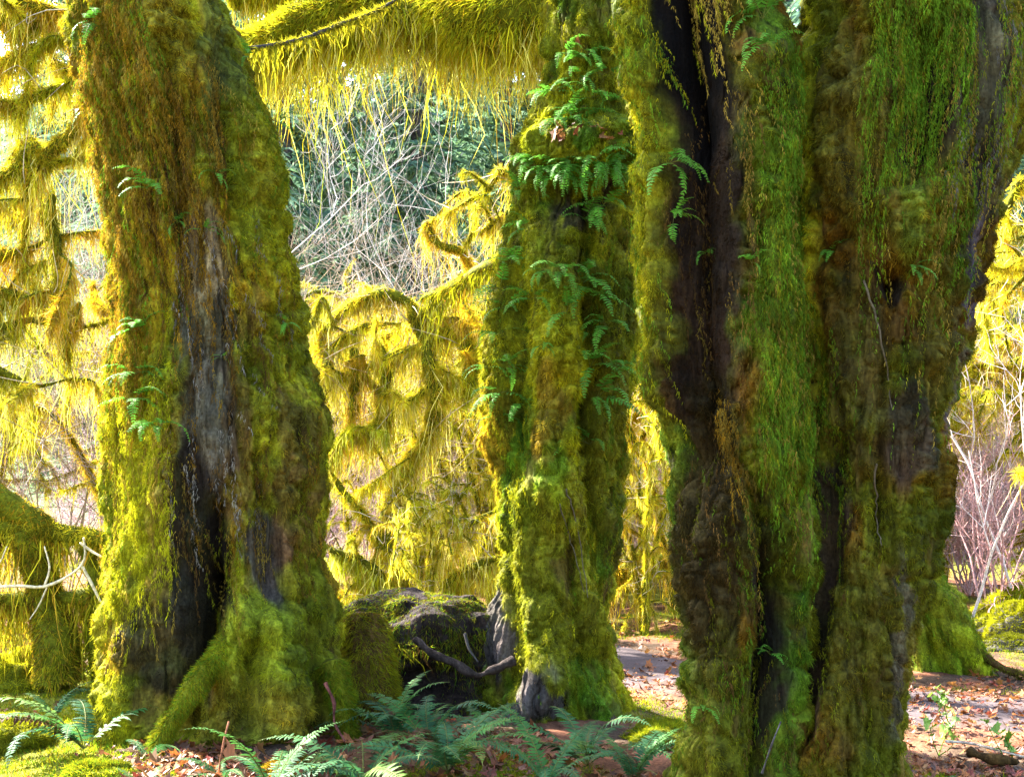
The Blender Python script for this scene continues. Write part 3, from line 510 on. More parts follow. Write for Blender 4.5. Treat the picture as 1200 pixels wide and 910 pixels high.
mossy_tree('maple_tree', 'yellow mossy boughs with claw-like bare twigs reaching in at the right edge', [
    (pth(10.8, (1330, 760), (1320, 500), (1300, 250), (1290, 0)), .2, .14), (pth(10.8, (1310, 380), (1260, 335), (1210, 318), (1165, 312), (1150, 305)), .06, .015), (pth(10.8, (1215, 318), (1195, 300), (1175, 280)), .03, .012), (pth(10.8, (1205, 322), (1185, 340), (1172, 362)), .03, .012), (pth(10.8, (1300, 260), (1250, 230), (1205, 215), (1185, 235), (1180, 262)), .08, .05), (pth(10.8, (1300, 100), (1240, 110), (1190, 130)), .08, .04), (pth(10.8, (1290, 560), (1240, 545), (1190, 550)), .06, .03)],
    W(1330, 760, 10.8), twigs=4, **dict(BK, hang=120, hlen=.14))
# low moss-draped limb and pale bare branch left of the left trunk
yl = 8.7
lb = thing('fallen_limb', 'low moss-draped limb with a bare white forked branch, left of the hollow trunk', 'fallen limb', W(60, 760, yl))
limb(lb, pth(yl, (-120, 600), (-30, 618), (40, 620), (90, 628), (122, 632), (150, 640)), .09, .045, fuzz=9000, flen=.045, fw=.007, hang=1100, hlen=.34, hw=.012, hpal=(YB, OLV * 1.3, OB, YB * .7), hwts=(3, 2, 2, 2), pal=(YB, YB * .7, OLV), wts=(2, 2, 1))
limb(lb, pth(yl, (-60, 555), (-10, 588), (35, 606), (60, 625)), .13, .08, fuzz=9000, flen=.05, fw=.007, hang=300, hlen=.2, pal=(YB * .8, OLV, OB), wts=(3, 2, 1))
limb(lb, pth(yl, (30, 625), (52, 690), (62, 740), (66, 800)), .10, .15, fuzz=9000, flen=.05, fw=.007, hang=260, hlen=.3, pal=(YB * .6, OB * .8, BRN * 1.5, OLV), wts=(3, 2, 1, 2))
limb(lb, pth(yl, (100, 640), (112, 690), (112, 740), (118, 800)), .05, .06, fuzz=9000, flen=.05, fw=.007, hang=300, hlen=.3)
limb(lb, pth(yl, (-60, 690), (0, 705), (60, 700), (120, 700)), .05, .05, fuzz=9000, flen=.05, hang=1100, hlen=.36, hpal=(YB, OLV * 1.3, OB, YB * .7), hwts=(3, 2, 2, 2))
for pts, r in ((((-30, 690), (20, 686), (52, 687), (84, 672), (99, 655), (98, 630)), .013), (((97, 664), (108, 685), (118, 705)), .012), (((94, 636), (108, 646), (119, 652)), .010), (((52, 687), (58, 665), (52, 640)), .008), (((55, 688), (45, 710), (35, 725)), .006), (((8, 640), (2, 655), (-6, 668)), .006)):
    b = Acc(); tube(b, spline(pth(yl - .22, *pts), 16), np.linspace(r, r * .6, 16), 7, np.array((.55, .47, .30)), .3); b.build('bare_branch', M_TWIG, lb, smooth=True)

# thin mossy trees of the thicket: three built, the rest copied
def vine(name, label, group, seed):
    r = np.random.default_rng(seed); paths, side = [], []
    for k in range(5):
        an = r.uniform(0, 6.28); dx, dy = math.cos(an), math.sin(an) * .7; H = r.uniform(2.2, 4.6); out = r.uniform(.5, 1.8)
        main = [np.array((dx * .08, dy * .08, -.1)), np.array((dx * .3 * out, dy * .3 * out, H * .45)), np.array((dx * .8 * out, dy * .8 * out, H * .85)), np.array((dx * 1.5 * out, dy * 1.5 * out, H * (.8 + .25 * r.uniform()))), np.array((dx * 2.1 * out, dy * 2.1 * out, H * (.55 + .4 * r.uniform())))]
        paths.append((main, .05, .022)); sp = spline(main, 20)
        for q in range(4):
            i = r.integers(6, 18); d = unit(r.normal(size=3) * np.array((1, 1, .5))); l = r.uniform(.4, 1.1)
            side.append(([sp[i], sp[i] + d * l * .5 + np.array((0, 0, .12)), sp[i] + d * l - np.array((0, 0, .1))], .028, .012))
    paths = paths + side
    return mossy_tree(name, label, paths, (0, 0, 0), group, split=False, trunk_n=5, twigs=6, fuzz=7000, flen=.06, fw=.009, hang=420, hlen=.22, hw=.010, clump=1.6, patchy=1.5, lump=.6, pal=(YB, YB * .7, OB, GB), wts=(4, 2, 2, 1), hpal=HP, hwts=HW)
LV, GV = 'thin stemmed mossy tree in the sunlit thicket behind the big trunks', 'thin mossy trees of the sunlit thicket'
protos = [vine('vine_maple_tree', LV, GV, 100 + k) for k in range(3)]
spots = [(-6.8, 13.6), (-4.4, 14.6), (-3.2, 16.4), (-6.6, 15.5), (-.2, 15.2), (.1, 17.4), (1.1, 15.6), (2.0, 14.4), (6.6, 14.6), (7.6, 17.5), (-8.0, 18), (-3.9, 18.5), (-1.2, 19), (1.6, 19), (5.4, 19), (5.3, 15.6), (6.3, 18.2), (-3.3, 16.2), (-.2, 17.6), (-5.0, 16.6), (4.6, 17.2), (7.0, 13.4), (8.6, 20), (-1.5, 12.4), (-.5, 12.7), (-.85, 11.9), (1.35, 12.6)]
for k, (x, y) in enumerate(spots):
    s = rng.uniform(.75, 1.15) if k < len(spots) - 4 else (.40, .30, .40, .5)[k - len(spots) + 4]; lo = (x, y, gz(x, y)); rz = rng.uniform(0, 6.28)
    if k < 3: protos[k].location = lo; protos[k].rotation_euler = (0, 0, rz); protos[k].scale = (s,) * 3
    else: dup(protos[k % 3], lo, rz, s)

# bare twiggy shrubs and slim pale trees
def grow(acc, p, d, L, r, lev, maxlev, nch, spread, up, rs, tint):
    n = 5; pts = [p]; dd = d.copy()
    for q in range(n - 1):
        dd = unit(dd + rs.normal(size=3) * .16 + np.array((0, 0, up))); pts.append(pts[-1] + dd * L / (n - 1))
    pts = np.array(pts); tube(acc, pts, np.linspace(r, r * .5, n), 3 if lev else 5, tint, cap=False)
    if lev < maxlev:
        for q in range(nch):
            i = rs.integers(1, n); v = unit(np.cross(dd, rs.normal(size=3))); grow(acc, pts[i], unit(dd * math.cos(spread) + v * math.sin(spread)), L * rs.uniform(.45, .7), r * .55, lev + 1, maxlev, nch, spread, up, rs, tint)
def shrub(name, label, group, seed, tint, stems, H, r, cat='shrub', nch=4, maxlev=3, up=.05):
    rs = np.random.default_rng(seed); t = thing(name, label, cat, (0, 0, 0), group); a = Acc()
    for k in range(stems):
        d = unit(np.array((rs.normal() * .35, rs.normal() * .35, 1))); grow(a, np.array((rs.normal() * .08, rs.normal() * .08, -.1)), d, H * rs.uniform(.7, 1.1), r, 0, maxlev, nch, .75, up, rs, np.array(tint))
    a.build('twigs' if stems > 1 else 'trunk', M_TWIG, t, smooth=True); return t
def scatter(protos, spots, smin=.8, smax=1.25):
    for k, (x, y) in enumerate(spots):
        s = rng.uniform(smin, smax); lo = (x, y, gz(x, y)); rz = rng.uniform(0, 6.28)
        if k < len(protos): protos[k].location = lo; protos[k].rotation_euler = (0, 0, rz); protos[k].scale = (s,) * 3
        else: dup(protos[k % len(protos)], lo, rz, s)
PINK = (.40, .29, .30)
pr = [shrub('pale_shrub', 'tall leafless brownish shrub of fine twigs behind the hanging moss', 'tall brownish leafless shrubs', 250 + k, (.26, .20, .15), 7, 2.9, .010, 'shrub', 5, 3, .07) for k in range(3)]
scatter(pr, [(-7 + 13 * ((k * .618 + .1) % 1), 13.6 + 6 * ((k * .377 + .3) % 1)) for k in range(13)], .8, 1.3)
pr = [shrub('bare_shrub', 'leafless pinkish-grey shrub in the thicket beyond the mossy trees', 'leafless shrubs of the thicket', 200 + k, PINK, 9, 1.7, .014) for k in range(3)]
scatter(pr, [(-9 + 18 * ((k * .618) % 1), 15.5 + 10 * ((k * .377) % 1)) for k in range(38)], .8, 1.5)
pr = [shrub('red_shrub', 'leafless reddish shrub by the path beyond the flared trunk base', 'reddish shrubs beyond the path', 300 + k, (.44, .25, .24), 9, 1.4, .012) for k in range(2)]
scatter(pr, [(5.6, 14.2), (6.9, 15.2), (6.0, 16.2), (7.8, 16), (5.2, 17)], .9, 1.3)
pr = [shrub('pale_tree', 'slim leafless tree with a fan of pale twigs standing before the conifers', 'slim pale-twigged trees', 400 + k, (.33, .30, .27), 1, 5.0, .026, 'tree', 5, 4, .13) for k in range(2)]
scatter(pr, [(-3.3, 20), (-1.2, 22.5), (-6.3, 26), (-9, 24), (10.5, 25), (.5, 27)], 1.05, 1.4)
for x, y, s, lab in ((4.75, 13.0, .42, 'thin pale sapling standing just beyond the flared trunk base'), (5.75, 14.0, .45, 'leaning pale sapling at the right edge beyond the path')):
    q = shrub('sapling', lab, None, int(x * 100), (.55, .46, .42), 1, 5.4, .042, 'sapling', 4, 3, .12); q.location = (x, y, gz(x, y)); q.scale = (s,) * 3; q.rotation_euler = (R(4), R(-3 if x < 5 else -12), 0)

# conifers
def conifer(seed):
    rs = np.random.default_rng(seed); t = thing('conifer', 'tall dark green conifer standing far behind the bare shrubs', 'tree', (0, 0, 0), 'conifers on the slope far behind'); H = 22
    a = Acc(); tube(a, np.array([(0, 0, -.5), (0, 0, H * .5), (0, 0, H)]), [.35, .2, .03], 8, GREY * .35); a.build('trunk', M_LIMB, t, smooth=True)
    b = Acc(); P, Dd, L = [], [], []
    for z in np.linspace(1.0, H - .4, 84):
        for k in range(6):
            an = rs.uniform(0, 6.28); l = (1 - z / H) ** .8 * 4.2 * rs.uniform(.6, 1.1) + .25; d = np.array((math.cos(an), math.sin(an), rs.uniform(-.35, .05)))
            for q in range(int(5 + l * 8)):
                u = rs.uniform(.1, 1); p = np.array((0, 0, z)) + d * l * u - np.array((0, 0, .22 * l * u * u)); v = rs.normal(size=3) * np.array((1, 1, .35))
                P.append(p); Dd.append(unit(d * .7 + v * .6)); L.append(rs.uniform(.3, .75))
    P, Dd, L = np.array(P), np.array(Dd), np.array(L); n = len(P)
    ribbons(b, P, Dd, L, rng.uniform(.07, .16, n), rng.uniform(.1, .5, n), 2, pick((np.array((.10, .18, .10)), np.array((.12, .20, .085)), np.array((.08, .15, .11))), (2, 1, 1), n, .3)); b.build('crown', M_NEEDLE, t)  # needle greens paled and blued to stand for distance haze
    return t
scatter([conifer(500), conifer(501)], [(-6.6, 36), (-2.7, 36), (-4.6, 50), (-.2, 44), (9.0, 33), (12, 35), (-9.5, 40), (-13, 44), (12.5, 38), (16, 43), (20, 46), (4, 47), (-3.2, 52), (8.5, 50), (-17, 50), (-8, 56), (1, 60), (13, 58), (-22, 58), (24, 60), (-13.5, 62), (6, 66), (-4.5, 68), (18, 68), (30, 62)], .9, 1.35)

# ------------------------------------------------------------------ rotten log between the trunks
lg = thing('fallen_log', 'dark rotten log with a mossy top and a black hollow beneath, between two mossy trunks', 'log', (-.6, 8.4, gz(-.6, 8.4)))
def mass(c, rx, ry, rz, carve, tops):
    nu, nv = 260, 150; u = np.linspace(0, 2 * np.pi, nu, endpoint=False); v = np.linspace(-1.2, np.pi / 2 - .02, nv)
    cu, su, cv, sv = np.cos(u), np.sin(u), np.cos(v)[:, None], np.sin(v)[:, None]; pw = lambda x, e: np.sign(x) * np.abs(x) ** e
    d = np.stack([pw(cv, .6) * pw(cu, .7), pw(cv, .6) * pw(su, .8), pw(sv, .7) + 0 * u], -1); P = c + d * np.array((rx, ry, rz)); n = unit(d / np.array((rx, ry, rz)))
    k = .10 * fbm(P * np.array((2.2, 2.2, 3)), 3) + .05 * np.abs(vnoise(P * np.array((4, 9, 11)))) + .03 * fbm(P * np.array((7, 16, 20)), 3)
    PX = 600 + P[..., 0] / P[..., 1] * F; PY = HOR + (CAMZ - P[..., 2]) / P[..., 1] * F
    for (px, py, wx, wy, dep) in carve: k = k + dep * np.exp(-((PX - px) / wx) ** 2 - ((PY - py) / wy) ** 2) * (su < .2)
    P = P + n * k[..., None]; i, j = np.meshgrid(np.arange(nv - 1), np.arange(nu), indexing='ij'); j2 = (j + 1) % nu
    up = sm(.15, .65, d[..., 2] + .35 * fbm(P * 5, 3))[..., None]; g = fbm(P * np.array((6, 6, 12)), 3)[..., None]
    col = (np.array((.016, .011, .009)) * (1 - up) + np.array((.019, .014, .0125)) * up) * (1 + .5 * g)
    return P, n, d, col, np.stack([i * nu + j, i * nu + j2, (i + 1) * nu + j2, (i + 1) * nu + j], -1).reshape(-1, 4)
P, nn, d, col, q = mass(np.array(W(492, 785, 8.45)), .62, .34, .44, [(515, 800, 52, 32, -.34), (455, 800, 20, 40, -.10), (560, 765, 20, 14, -.08), (470, 735, 50, 10, .05)], None)
a = Acc(); a.add(P, col.reshape(-1, 3), None, q); a.add(np.vstack([P[-1], P[-1].mean(0)]), col[-1, 0], np.stack([np.arange(260), (np.arange(260) + 1) % 260, np.full(260, 260)], 1)); a.build('rotten_core', M_BARK, lg, smooth=True)
a = Acc(); PX = 600 + P[..., 0] / P[..., 1] * F; PY = HOR + (CAMZ - P[..., 2]) / P[..., 1] * F
wgt = (d[..., 1] < .25) * (.9 * np.exp(-((PX - 492) / 46) ** 2 - ((PY - 752) / 15) ** 2) + .9 * np.exp(-((PX - 415) / 22) ** 2 - ((PY - 770) / 60) ** 2) + .8 * np.exp(-((PX - 575) / 30) ** 2 - ((PY - 812) / 26) ** 2) + (.22 + .5 * (d[..., 2] > .5)) * (fbm(P * 6, 3) > -.25)); cw = np.cumsum(wgt.ravel())
k = np.searchsorted(cw, rng.uniform(0, cw[-1], 26000)); p = P.reshape(-1, 3)[k] + rng.normal(size=(26000, 3)) * .004; n_ = nn.reshape(-1, 3)[k]; z = fbm(p * 14, 3)
ribbons(a, p, unit(n_ * .6 + DOWN * .7 + .5 * rng.normal(size=p.shape)), .035 * rng.uniform(.5, 1.5, 26000) * (1 + .5 * z), .0045 * rng.uniform(.6, 1.4, 26000), np.full(26000, .4), 1, pick((OLV, GRN * .8, BRN, YEL * .7), (3, 2, 2, 1), 26000) * (1 + .5 * z)[:, None])
p3 = spline([W(450, 756, 8.0), W(490, 760, 7.97), W(540, 766, 8.0)], 20); moss_path(a, p3, np.full(20, .03), fuzz=3000, flen=.03, fw=.005, hang=420, hlen=.11, hw=.006, pal=(OLV, GRN * .7, BRN), wts=(3, 1, 2)); a.build('moss', M_MOSS, lg)
a = Acc(); p = spline([W(486, 748, 7.85), W(505, 764, 7.8), W(530, 776, 7.75), W(556, 790, 7.75), W(575, 786, 7.8), W(602, 774, 7.85)], 40); tube(a, p, np.linspace(.018, .034, 40), 10, np.array((.026, .019, .016)), .7); a.build('root', M_BARK, lg, smooth=True)
a = Acc(); p = spline([W(545, 742, 7.9), W(550, 760, 7.85), W(560, 775, 7.8)], 12); tube(a, p, np.linspace(.012, .006, 12), 5, GREY * .2); a.build('splinter', M_TWIG, lg, smooth=True)
sp = thing('mossy_stump', 'moss-draped rotten stump squeezed between the hollow trunk and the log', 'stump', (W(425, 850, 7.9)[0], 7.9, gz(-.95, 7.9)))
a = Acc(); p = spline([W(428, 860, 7.85), W(424, 800, 7.85), W(422, 755, 7.9), W(420, 728, 8.0)], 40); tube(a, p, np.linspace(.20, .13, 40), 36, BRN * .7, .5); a.build('trunk', M_BARK, sp, smooth=True)
a = Acc(); moss_path(a, p, np.linspace(.20, .14, 40), fuzz=22000, flen=.035, fw=.005, hang=900, hlen=.20, hw=.006, patchy=.4, lump=.5, pal=(OLV * 1.2, YEL * .7, ORG * .7, BRN), wts=(3, 2, 1, 1)); a.build('moss', M_MOSS, sp)
for pts, r0, r1 in (([W(285, 720, 7.0), W(255, 770, 6.9), W(222, 815, 6.8), W(196, 850, 6.75), W(180, 885, 6.75)], .075, .05), ([W(385, 780, 7.2), W(402, 840, 7.1), W(415, 890, 7.05)], .07, .05)):
    limb(tl, pts, r0, r1, 'root', 24, OLV, fuzz=34000, flen=.03, fw=.005, hang=0, patchy=.35, lump=.55, pal=(OLV, YEL * .8, GRN), wts=(3, 2, 2))
limb(tf, [W(1118, 735, 10.2), W(1142, 758, 10.05), W(1168, 780, 10.0), W(1198, 792, 10.0), W(1225, 802, 10.2)], .045, .02, 'root', tint=BRN, fuzz=14000, flen=.03, fw=.006, hang=0, pal=(OLV, OLV * .6, BRN), wts=(2, 1, 1))
for tree, T, pts, r in ((tc, TC, [(662, 572), (672, 600), (682, 650), (688, 700)], .0055), (tc, TC, [(655, 590), (668, 630), (684, 690)], .005), (tr, TB, [(1012, 330), (1026, 380), (1038, 440), (1042, 480)], .006), (tr, TB, [(1022, 545), (1024, 600), (1030, 640)], .005)):
    b = Acc(); q = spline([T.P[T.at(*p)] + np.array((0, -.035, 0)) for p in pts], 14); tube(b, q + rng.normal(size=q.shape) * .004, np.linspace(r, r * .5, 14), 5, np.array((.07, .058, .035))); b.build('dead_twig', M_TWIG, tree, smooth=True)

# ------------------------------------------------------------------ ferns
def frond_mesh(name, sword, seed):
    r = np.random.default_rng(seed); a = Acc(); n = 26; t = np.linspace(0, 1, n)
    e = (r.uniform(.8, 1.2) if sword else r.uniform(.3, .7)) - t ** 1.2 * (r.uniform(1.3, 2.1) if sword else r.uniform(1.2, 2.0)); sd = r.uniform(-.4, .4) * t ** 2
    st = np.stack([np.cos(e) * np.cos(sd), np.cos(e) * np.sin(sd), np.sin(e)], -1) / (n - 1); p = np.vstack([[0, 0, 0], np.cumsum(st, 0)[:-1]])
    tube(a, p, np.linspace(.006, .0015, n), 4, np.array((.12, .13, .03)), cap=False)
    m = 34 if sword else 15; u = np.linspace(.12 if sword else .22, .985, m); P = np.stack([np.interp(u, t, p[:, k]) for k in range(3)], -1); T = unit(np.stack([np.interp(u, t, st[:, k]) for k in range(3)], -1))
    side = unit(np.cross(T, np.array((0, 0, 1.0)) + 0 * T)); up = np.cross(side, T); prof = (np.sin(np.pi * np.clip(u * .82 + .2, 0, 1)) ** .75 if sword else np.clip(1.12 - u, .08, 1) ** .8)
    hl = (.105 if sword else .20) * prof; wd = (.026 if sword else .052) * (.4 + .6 * prof)
    base = ((np.array((.028, .095, .030)), np.array((.038, .115, .026)), np.array((.024, .082, .034)), np.array((.07, .14, .026)), np.array((.03, .10, .034)), np.array((.07, .032, .012)), np.array((.028, .095, .036)))[seed - 600]) if sword else np.array((.065, .21, .02))
    for sg in (-1, 1):
        d = unit(side * sg + T * (.25 if sword else .35) + up * .12 + r.normal(size=(m, 3)) * .13); L = hl * r.uniform(.82, 1.1, m) * np.where(r.uniform(size=m) < .06, .45, 1); k = 4; s = np.array((0, .33, .7)); wprof = np.array((.55, 1.0, .62))
        pos = P[:, None] + d[:, None] * (L[:, None] * s)[..., None] - up[:, None] * (L[:, None] * .22 * s ** 2)[..., None]; tip = P + d * L[:, None] - up * (L * .25)[:, None]
        hw = .5 * wd[:, None] * wprof; V = np.concatenate([np.stack([pos - T[:, None] * hw[..., None], pos + T[:, None] * hw[..., None]], 2).reshape(m, 6, 3), tip[:, None]], 1)
        b = (np.arange(m) * 7)[:, None]; q = (b[..., None] + np.array([[0, 1, 3, 2], [2, 3, 5, 4]])[None]).reshape(-1, 4)
        if sg < 0: q = q[:, ::-1]
        col = np.repeat(base * (1 + .18 * r.uniform(-1, 1, (m, 1))) * (1 + .25 * u[:, None] * np.array((1, .5, .2))), 7, 0); a.add(V.reshape(-1, 3), col, b + np.array([[4, 5, 6]]), q)
    o = a.build(name, M_FERN); return o
SW = [frond_mesh('frond', True, 600 + k) for k in range(7)]; LC = [frond_mesh('frond', False, 700 + k) for k in range(4)]
used = set()
def fern(name, label, cat, loc, size, azs, protos, group=None, elev=0.0, jit=.15):
    t = thing(name, label, cat, loc, group)
    for az in azs:
        src = protos[rng.integers(len(protos))]
        if src.name in used: o = src.copy(); COL.objects.link(o)
        else: o = src; used.add(src.name)
        o.parent = t; s = size * rng.uniform(.75, 1.15); o.scale = (s, s * rng.uniform(.85, 1.15), s)
        o.rotation_euler = (rng.normal() * .2, -elev + rng.normal() * jit, az + rng.normal() * .12)
    return t
def ring(n, a0=-180, a1=180): return [R(a0 + (a1 - a0) * (k + .5) / n) for k in range(n)]
GF = 'sword ferns along the foot of the trunks'
for px, y, size, azs, lab in (
    (98, 6.75, .76, [R(d) for d in (-150, -128, -105, -80, -165, 170, 60, 110)], 'blue-green sword fern whose long fronds sweep down at the lower left corner'),
    (172, 6.55, .34, [R(d) for d in (150, 175, -60)], 'single arching blue-green fern frond in front of the hollow trunk base'),
    (62, 7.6, .40, [R(d) for d in (40, 70, 100, 150)], 'small upright fern among leaves left of the hollow trunk'),
    (262, 6.15, .34, [R(d) for d in (-160, -120, -60, 110, 160)], 'small pale green fern beside the orange leaves at the trunk foot'),
    (170, 5.6, .32, ring(9), 'dark green fern low in the corner beneath the orange leaves'),
    (318, 5.9, .62, [R(d) for d in (20, 40, 60, -20, 0, 100, 150, -150)], 'sword fern with fronds spreading right from below the hollow trunk'),
    (462, 7.25, .60, ring(11), 'upright sword fern directly below the black hollow of the log'),
    (505, 7.05, .62, ring(11), 'tall sword fern beside the upright one under the log'),
    (525, 6.3, .66, ring(13), 'wide flat blue-green sword fern in front of the rotten log'),
    (425, 6.0, .60, ring(12), 'spreading sword fern just right of the orange moss mound'),
    (572, 7.3, .42, ring(7), 'small fern at the right end of the rotten log'),
    (688, 6.7, .66, [R(d) for d in (-175, -160, -140, -100, -70, -40, -15, 10, 40, 80, 120, 160)], 'large sword fern at the foot of the evenly moss-covered trunk'),
    (742, 6.2, .52, ring(11), 'sword fern tucked against the left foot of the dark twin trunk'),
    (640, 6.0, .5, ring(9), 'sword fern in front of the grey root of the middle trunk'),
    (1112, 6.15, .34, ring(5), 'little green fern at the near edge of the path')):
    x = (px - 600) / F * y; fern('sword_fern', lab, 'fern', (x, y, gz(x, y) + .02), size, azs, SW, GF)
LG = 'licorice ferns growing on the trunks'
def epiphyte(T, px, py, size, n, label, spread=75, az0=-90, elev=0.0):
    i, j = T.at(px, py); p = T.P[i, j] + T.N[i, j] * .018; size *= (1.9 if size < .21 else 1.25) if T is TC else 1.35; n += 2; fern('licorice_fern', label, 'fern', tuple(p), size, [R(az0 + rng.uniform(-spread, spread)) for _ in range(n)], LC, LG, elev, .35)
LM = 'small green licorice fern growing out of the moss on the middle trunk'
for px, py, s, n in ((585, 340, .17, 3), (592, 362, .16, 3), (582, 395, .15, 2), (595, 430, .15, 3), (588, 462, .16, 3), (580, 490, .13, 2), (622, 268, .12, 2), (640, 318, .12, 2), (660, 322, .17, 3), (682, 332, .2, 3), (690, 350, .17, 3), (688, 395, .13, 2), (640, 405, .09, 2), (690, 430, .17, 3), (700, 465, .2, 3), (692, 520, .17, 2), (628, 350, .13, 2), (662, 365, .13, 2), (600, 310, .16, 3), (575, 430, .15, 2), (612, 470, .12, 2), (712, 380, .16, 3), (720, 430, .14, 2), (625, 195, .16, 3), (612, 225, .15, 3), (690, 262, .16, 3), (705, 245, .17, 3)):
    epiphyte(TC, px, py, s, n, LM)
LS = 'licorice fern in the thick green clump around the moss shelf of the middle trunk'
for px in range(628, 744, 9): epiphyte(TC, px, 188 + rng.uniform(-8, 16), .22, 3, LS, 60, elev=-.3)
for k in range(13): epiphyte(TC, rng.uniform(645, 732), rng.uniform(60, 150), .215, 2, LS, 80)
LL = 'licorice fern sprouting from the side of the hollow-based trunk'
for px, py, s, n in ((165, 388, .2, 4), (158, 440, .2, 4), (160, 470, .24, 4), (185, 500, .2, 3), (182, 225, .2, 3), (205, 262, .1, 2), (243, 272, .12, 3), (252, 205, .14, 2), (335, 382, .11, 2), (110, 30, .17, 2), (112, 125, .2, 3), (322, 145, .15, 2), (300, 62, .16, 2), (262, 420, .08, 2)): epiphyte(TL, px, py, s, n, LL)
epiphyte(TA, 784, 192, .19, 6, 'bright green fern hanging highest in the black recess of the twin trunk', 60, elev=-.2)
epiphyte(TA, 788, 256, .14, 4, 'bright green fern just beneath the larger one in the black recess', 60, elev=-.3)
LR = 'tiny licorice fern on the dark twin trunk'
for T, px, py, s in ((TA, 825, 300, .08), (TA, 880, 308, .09), (TB, 1072, 312, .11), (TA, 905, 765, .11), (TA, 890, 25, .2), (TA, 905, 60, .16), (TB, 975, 300, .1), (TA, 822, 830, .1), (TB, 930, 570, .08)): epiphyte(T, px, py, s, 3, LR)

# ------------------------------------------------------------------ moss mounds, stones, sticks
def mound(name, label, cat, c, rx, ry, rz, tint, pal, wts, n, flen=.03, mat=M_STONE, fw=.005):
    t = thing(name, label, cat, c); a = Acc(); nu, nv = 40, 24; u = np.linspace(0, 2 * np.pi, nu, endpoint=False); v = np.linspace(-.5, np.pi / 2 - .02, nv)
    d = np.stack([np.cos(v)[:, None] * np.cos(u), np.cos(v)[:, None] * np.sin(u), np.sin(v)[:, None] + 0 * u], -1); k = 1 + .28 * fbm(d * 1.8 + np.array(c), 3); P = np.array(c) + d * np.array((rx, ry, rz)) * k[..., None]
    i, j = np.meshgrid(np.arange(nv - 1), np.arange(nu), indexing='ij'); j2 = (j + 1) % nu
    a.add(P, tint, None, np.stack([i * nu + j, i * nu + j2, (i + 1) * nu + j2, (i + 1) * nu + j], -1).reshape(-1, 4)); a.add(np.vstack([P[-1], P[-1].mean(0)]), tint, np.stack([np.arange(nu), (np.arange(nu) + 1) % nu, np.full(nu, nu)], 1)); a.build('stone' if cat == 'rock' else 'mound', mat, t, smooth=True)
    b = Acc(); fi = rng.uniform(.15, 1, n) * (nv - 2); fj = rng.uniform(0, nu, n); i0 = fi.astype(int); j0 = fj.astype(int) % nu; p = P[i0, j0] * (1 - (fi - i0))[:, None] + P[i0 + 1, j0] * (fi - i0)[:, None]; p2 = P[i0, (j0 + 1) % nu]; p = p + (p2 - P[i0, j0]) * (fj % 1)[:, None]
    nn = unit((p - np.array(c)) / np.array((rx, ry, rz)) ** 2); q = fbm(p * 9, 3); ribbons(b, p, unit(nn + .5 * rng.normal(size=(n, 3))), flen * rng.uniform(.5, 1.4, n) * (1 + .5 * q), fw * rng.uniform(.6, 1.4, n), np.full(n, .3), 1, pick(pal, wts, n) * (1 + .4 * q)[:, None]); b.build('moss', M_MOSS, t)
def at_px(px, y): return ((px - 600) / F * y, y, gz((px - 600) / F * y, y))
mound('moss_mound', 'round orange-brown moss mound low among the ferns', 'mound', at_px(342, 6.3), .13, .12, .12, ORG * .6, (ORG, ORG * 1.3, YEL * .7), (3, 2, 1), 9000)
mound('moss_mound', 'flat olive moss mound at the lower left edge', 'mound', at_px(8, 7.0), .28, .2, .15, OLV * .6, (OLV, YEL * .8), (2, 1), 14000)
mound('moss_mound', 'bright yellow moss mound under the low limb', 'mound', at_px(10, 8.9), .34, .3, .24, OLV * .6, (YEL, YEL * 1.2), (2, 1), 14000)
mound('moss_mound', 'yellow-green moss mound at the foot of the ferns in the corner', 'mound', at_px(120, 6.15), .2, .15, .1, OLV * .6, (OLV, YEL, GRN), (2, 1, 1), 9000)
mound('moss_mound', 'green moss hump between the middle and twin trunks', 'mound', at_px(775, 7.4), .22, .3, .12, OLV * .6, (OLV, YEL, GRN), (2, 2, 1), 9000)
mound('mossy_rock', 'rounded mossy rock nearest the flared trunk beyond the path', 'rock', at_px(1160, 12.4), .24, .2, .26, GREY * .4, (OLV, YEL), (2, 1), 6000, .04, fw=.008)
mound('mossy_rock', 'large yellow-topped mossy rock at the right edge', 'rock', at_px(1202, 12.0), .36, .3, .42, GREY * .4, (OLV, YEL), (1, 2), 22000, .04, fw=.008)
mound('mossy_rock', 'dark low rock in front of the yellow-topped one', 'rock', at_px(1186, 11.3), .26, .2, .14, GREY * .3, (OLV, OLV * .6), (1, 1), 4000, .04, fw=.008)
def log(name, label, pts, r, tint, **kw):
    t = thing(name, label, 'log', pts[0]); limb(t, pts, r, r * .8, 'log_body', **kw); return t
log('mossy_log', 'yellow mossy log lying behind the rocks beyond the path', [W(1110, 742, 14), W(1160, 722, 14), W(1200, 690, 14), W(1250, 670, 14)], .13, OLV, fuzz=7000, flen=.06, fw=.01, hang=150, hlen=.3, hw=.014, pal=(YB, YB * .7, OB, GB), wts=(4, 2, 2, 1))
log('mossy_log', 'mossy log slanting in the bright gap between middle and twin trunks', [W(690, 690, 13), W(740, 668, 13), W(800, 655, 13), W(840, 650, 13)], .12, OLV, fuzz=7000, flen=.07, fw=.01, hang=380, hlen=.35, hw=.014, hpal=HP, hwts=HW, pal=(YB, YB * .7, OB, GB), wts=(4, 2, 2, 1))
log('mossy_log', 'bright mossy log on the sunlit ground left of the rotten log', [W(380, 715, 13), W(420, 712, 13), W(470, 716, 13), W(540, 712, 13)], .17, OLV, fuzz=9000, flen=.06, fw=.01, hang=250, hlen=.25, hw=.014, hpal=HP, hwts=HW, pal=(YB, YB * .7, OB, GB), wts=(4, 2, 2, 1))
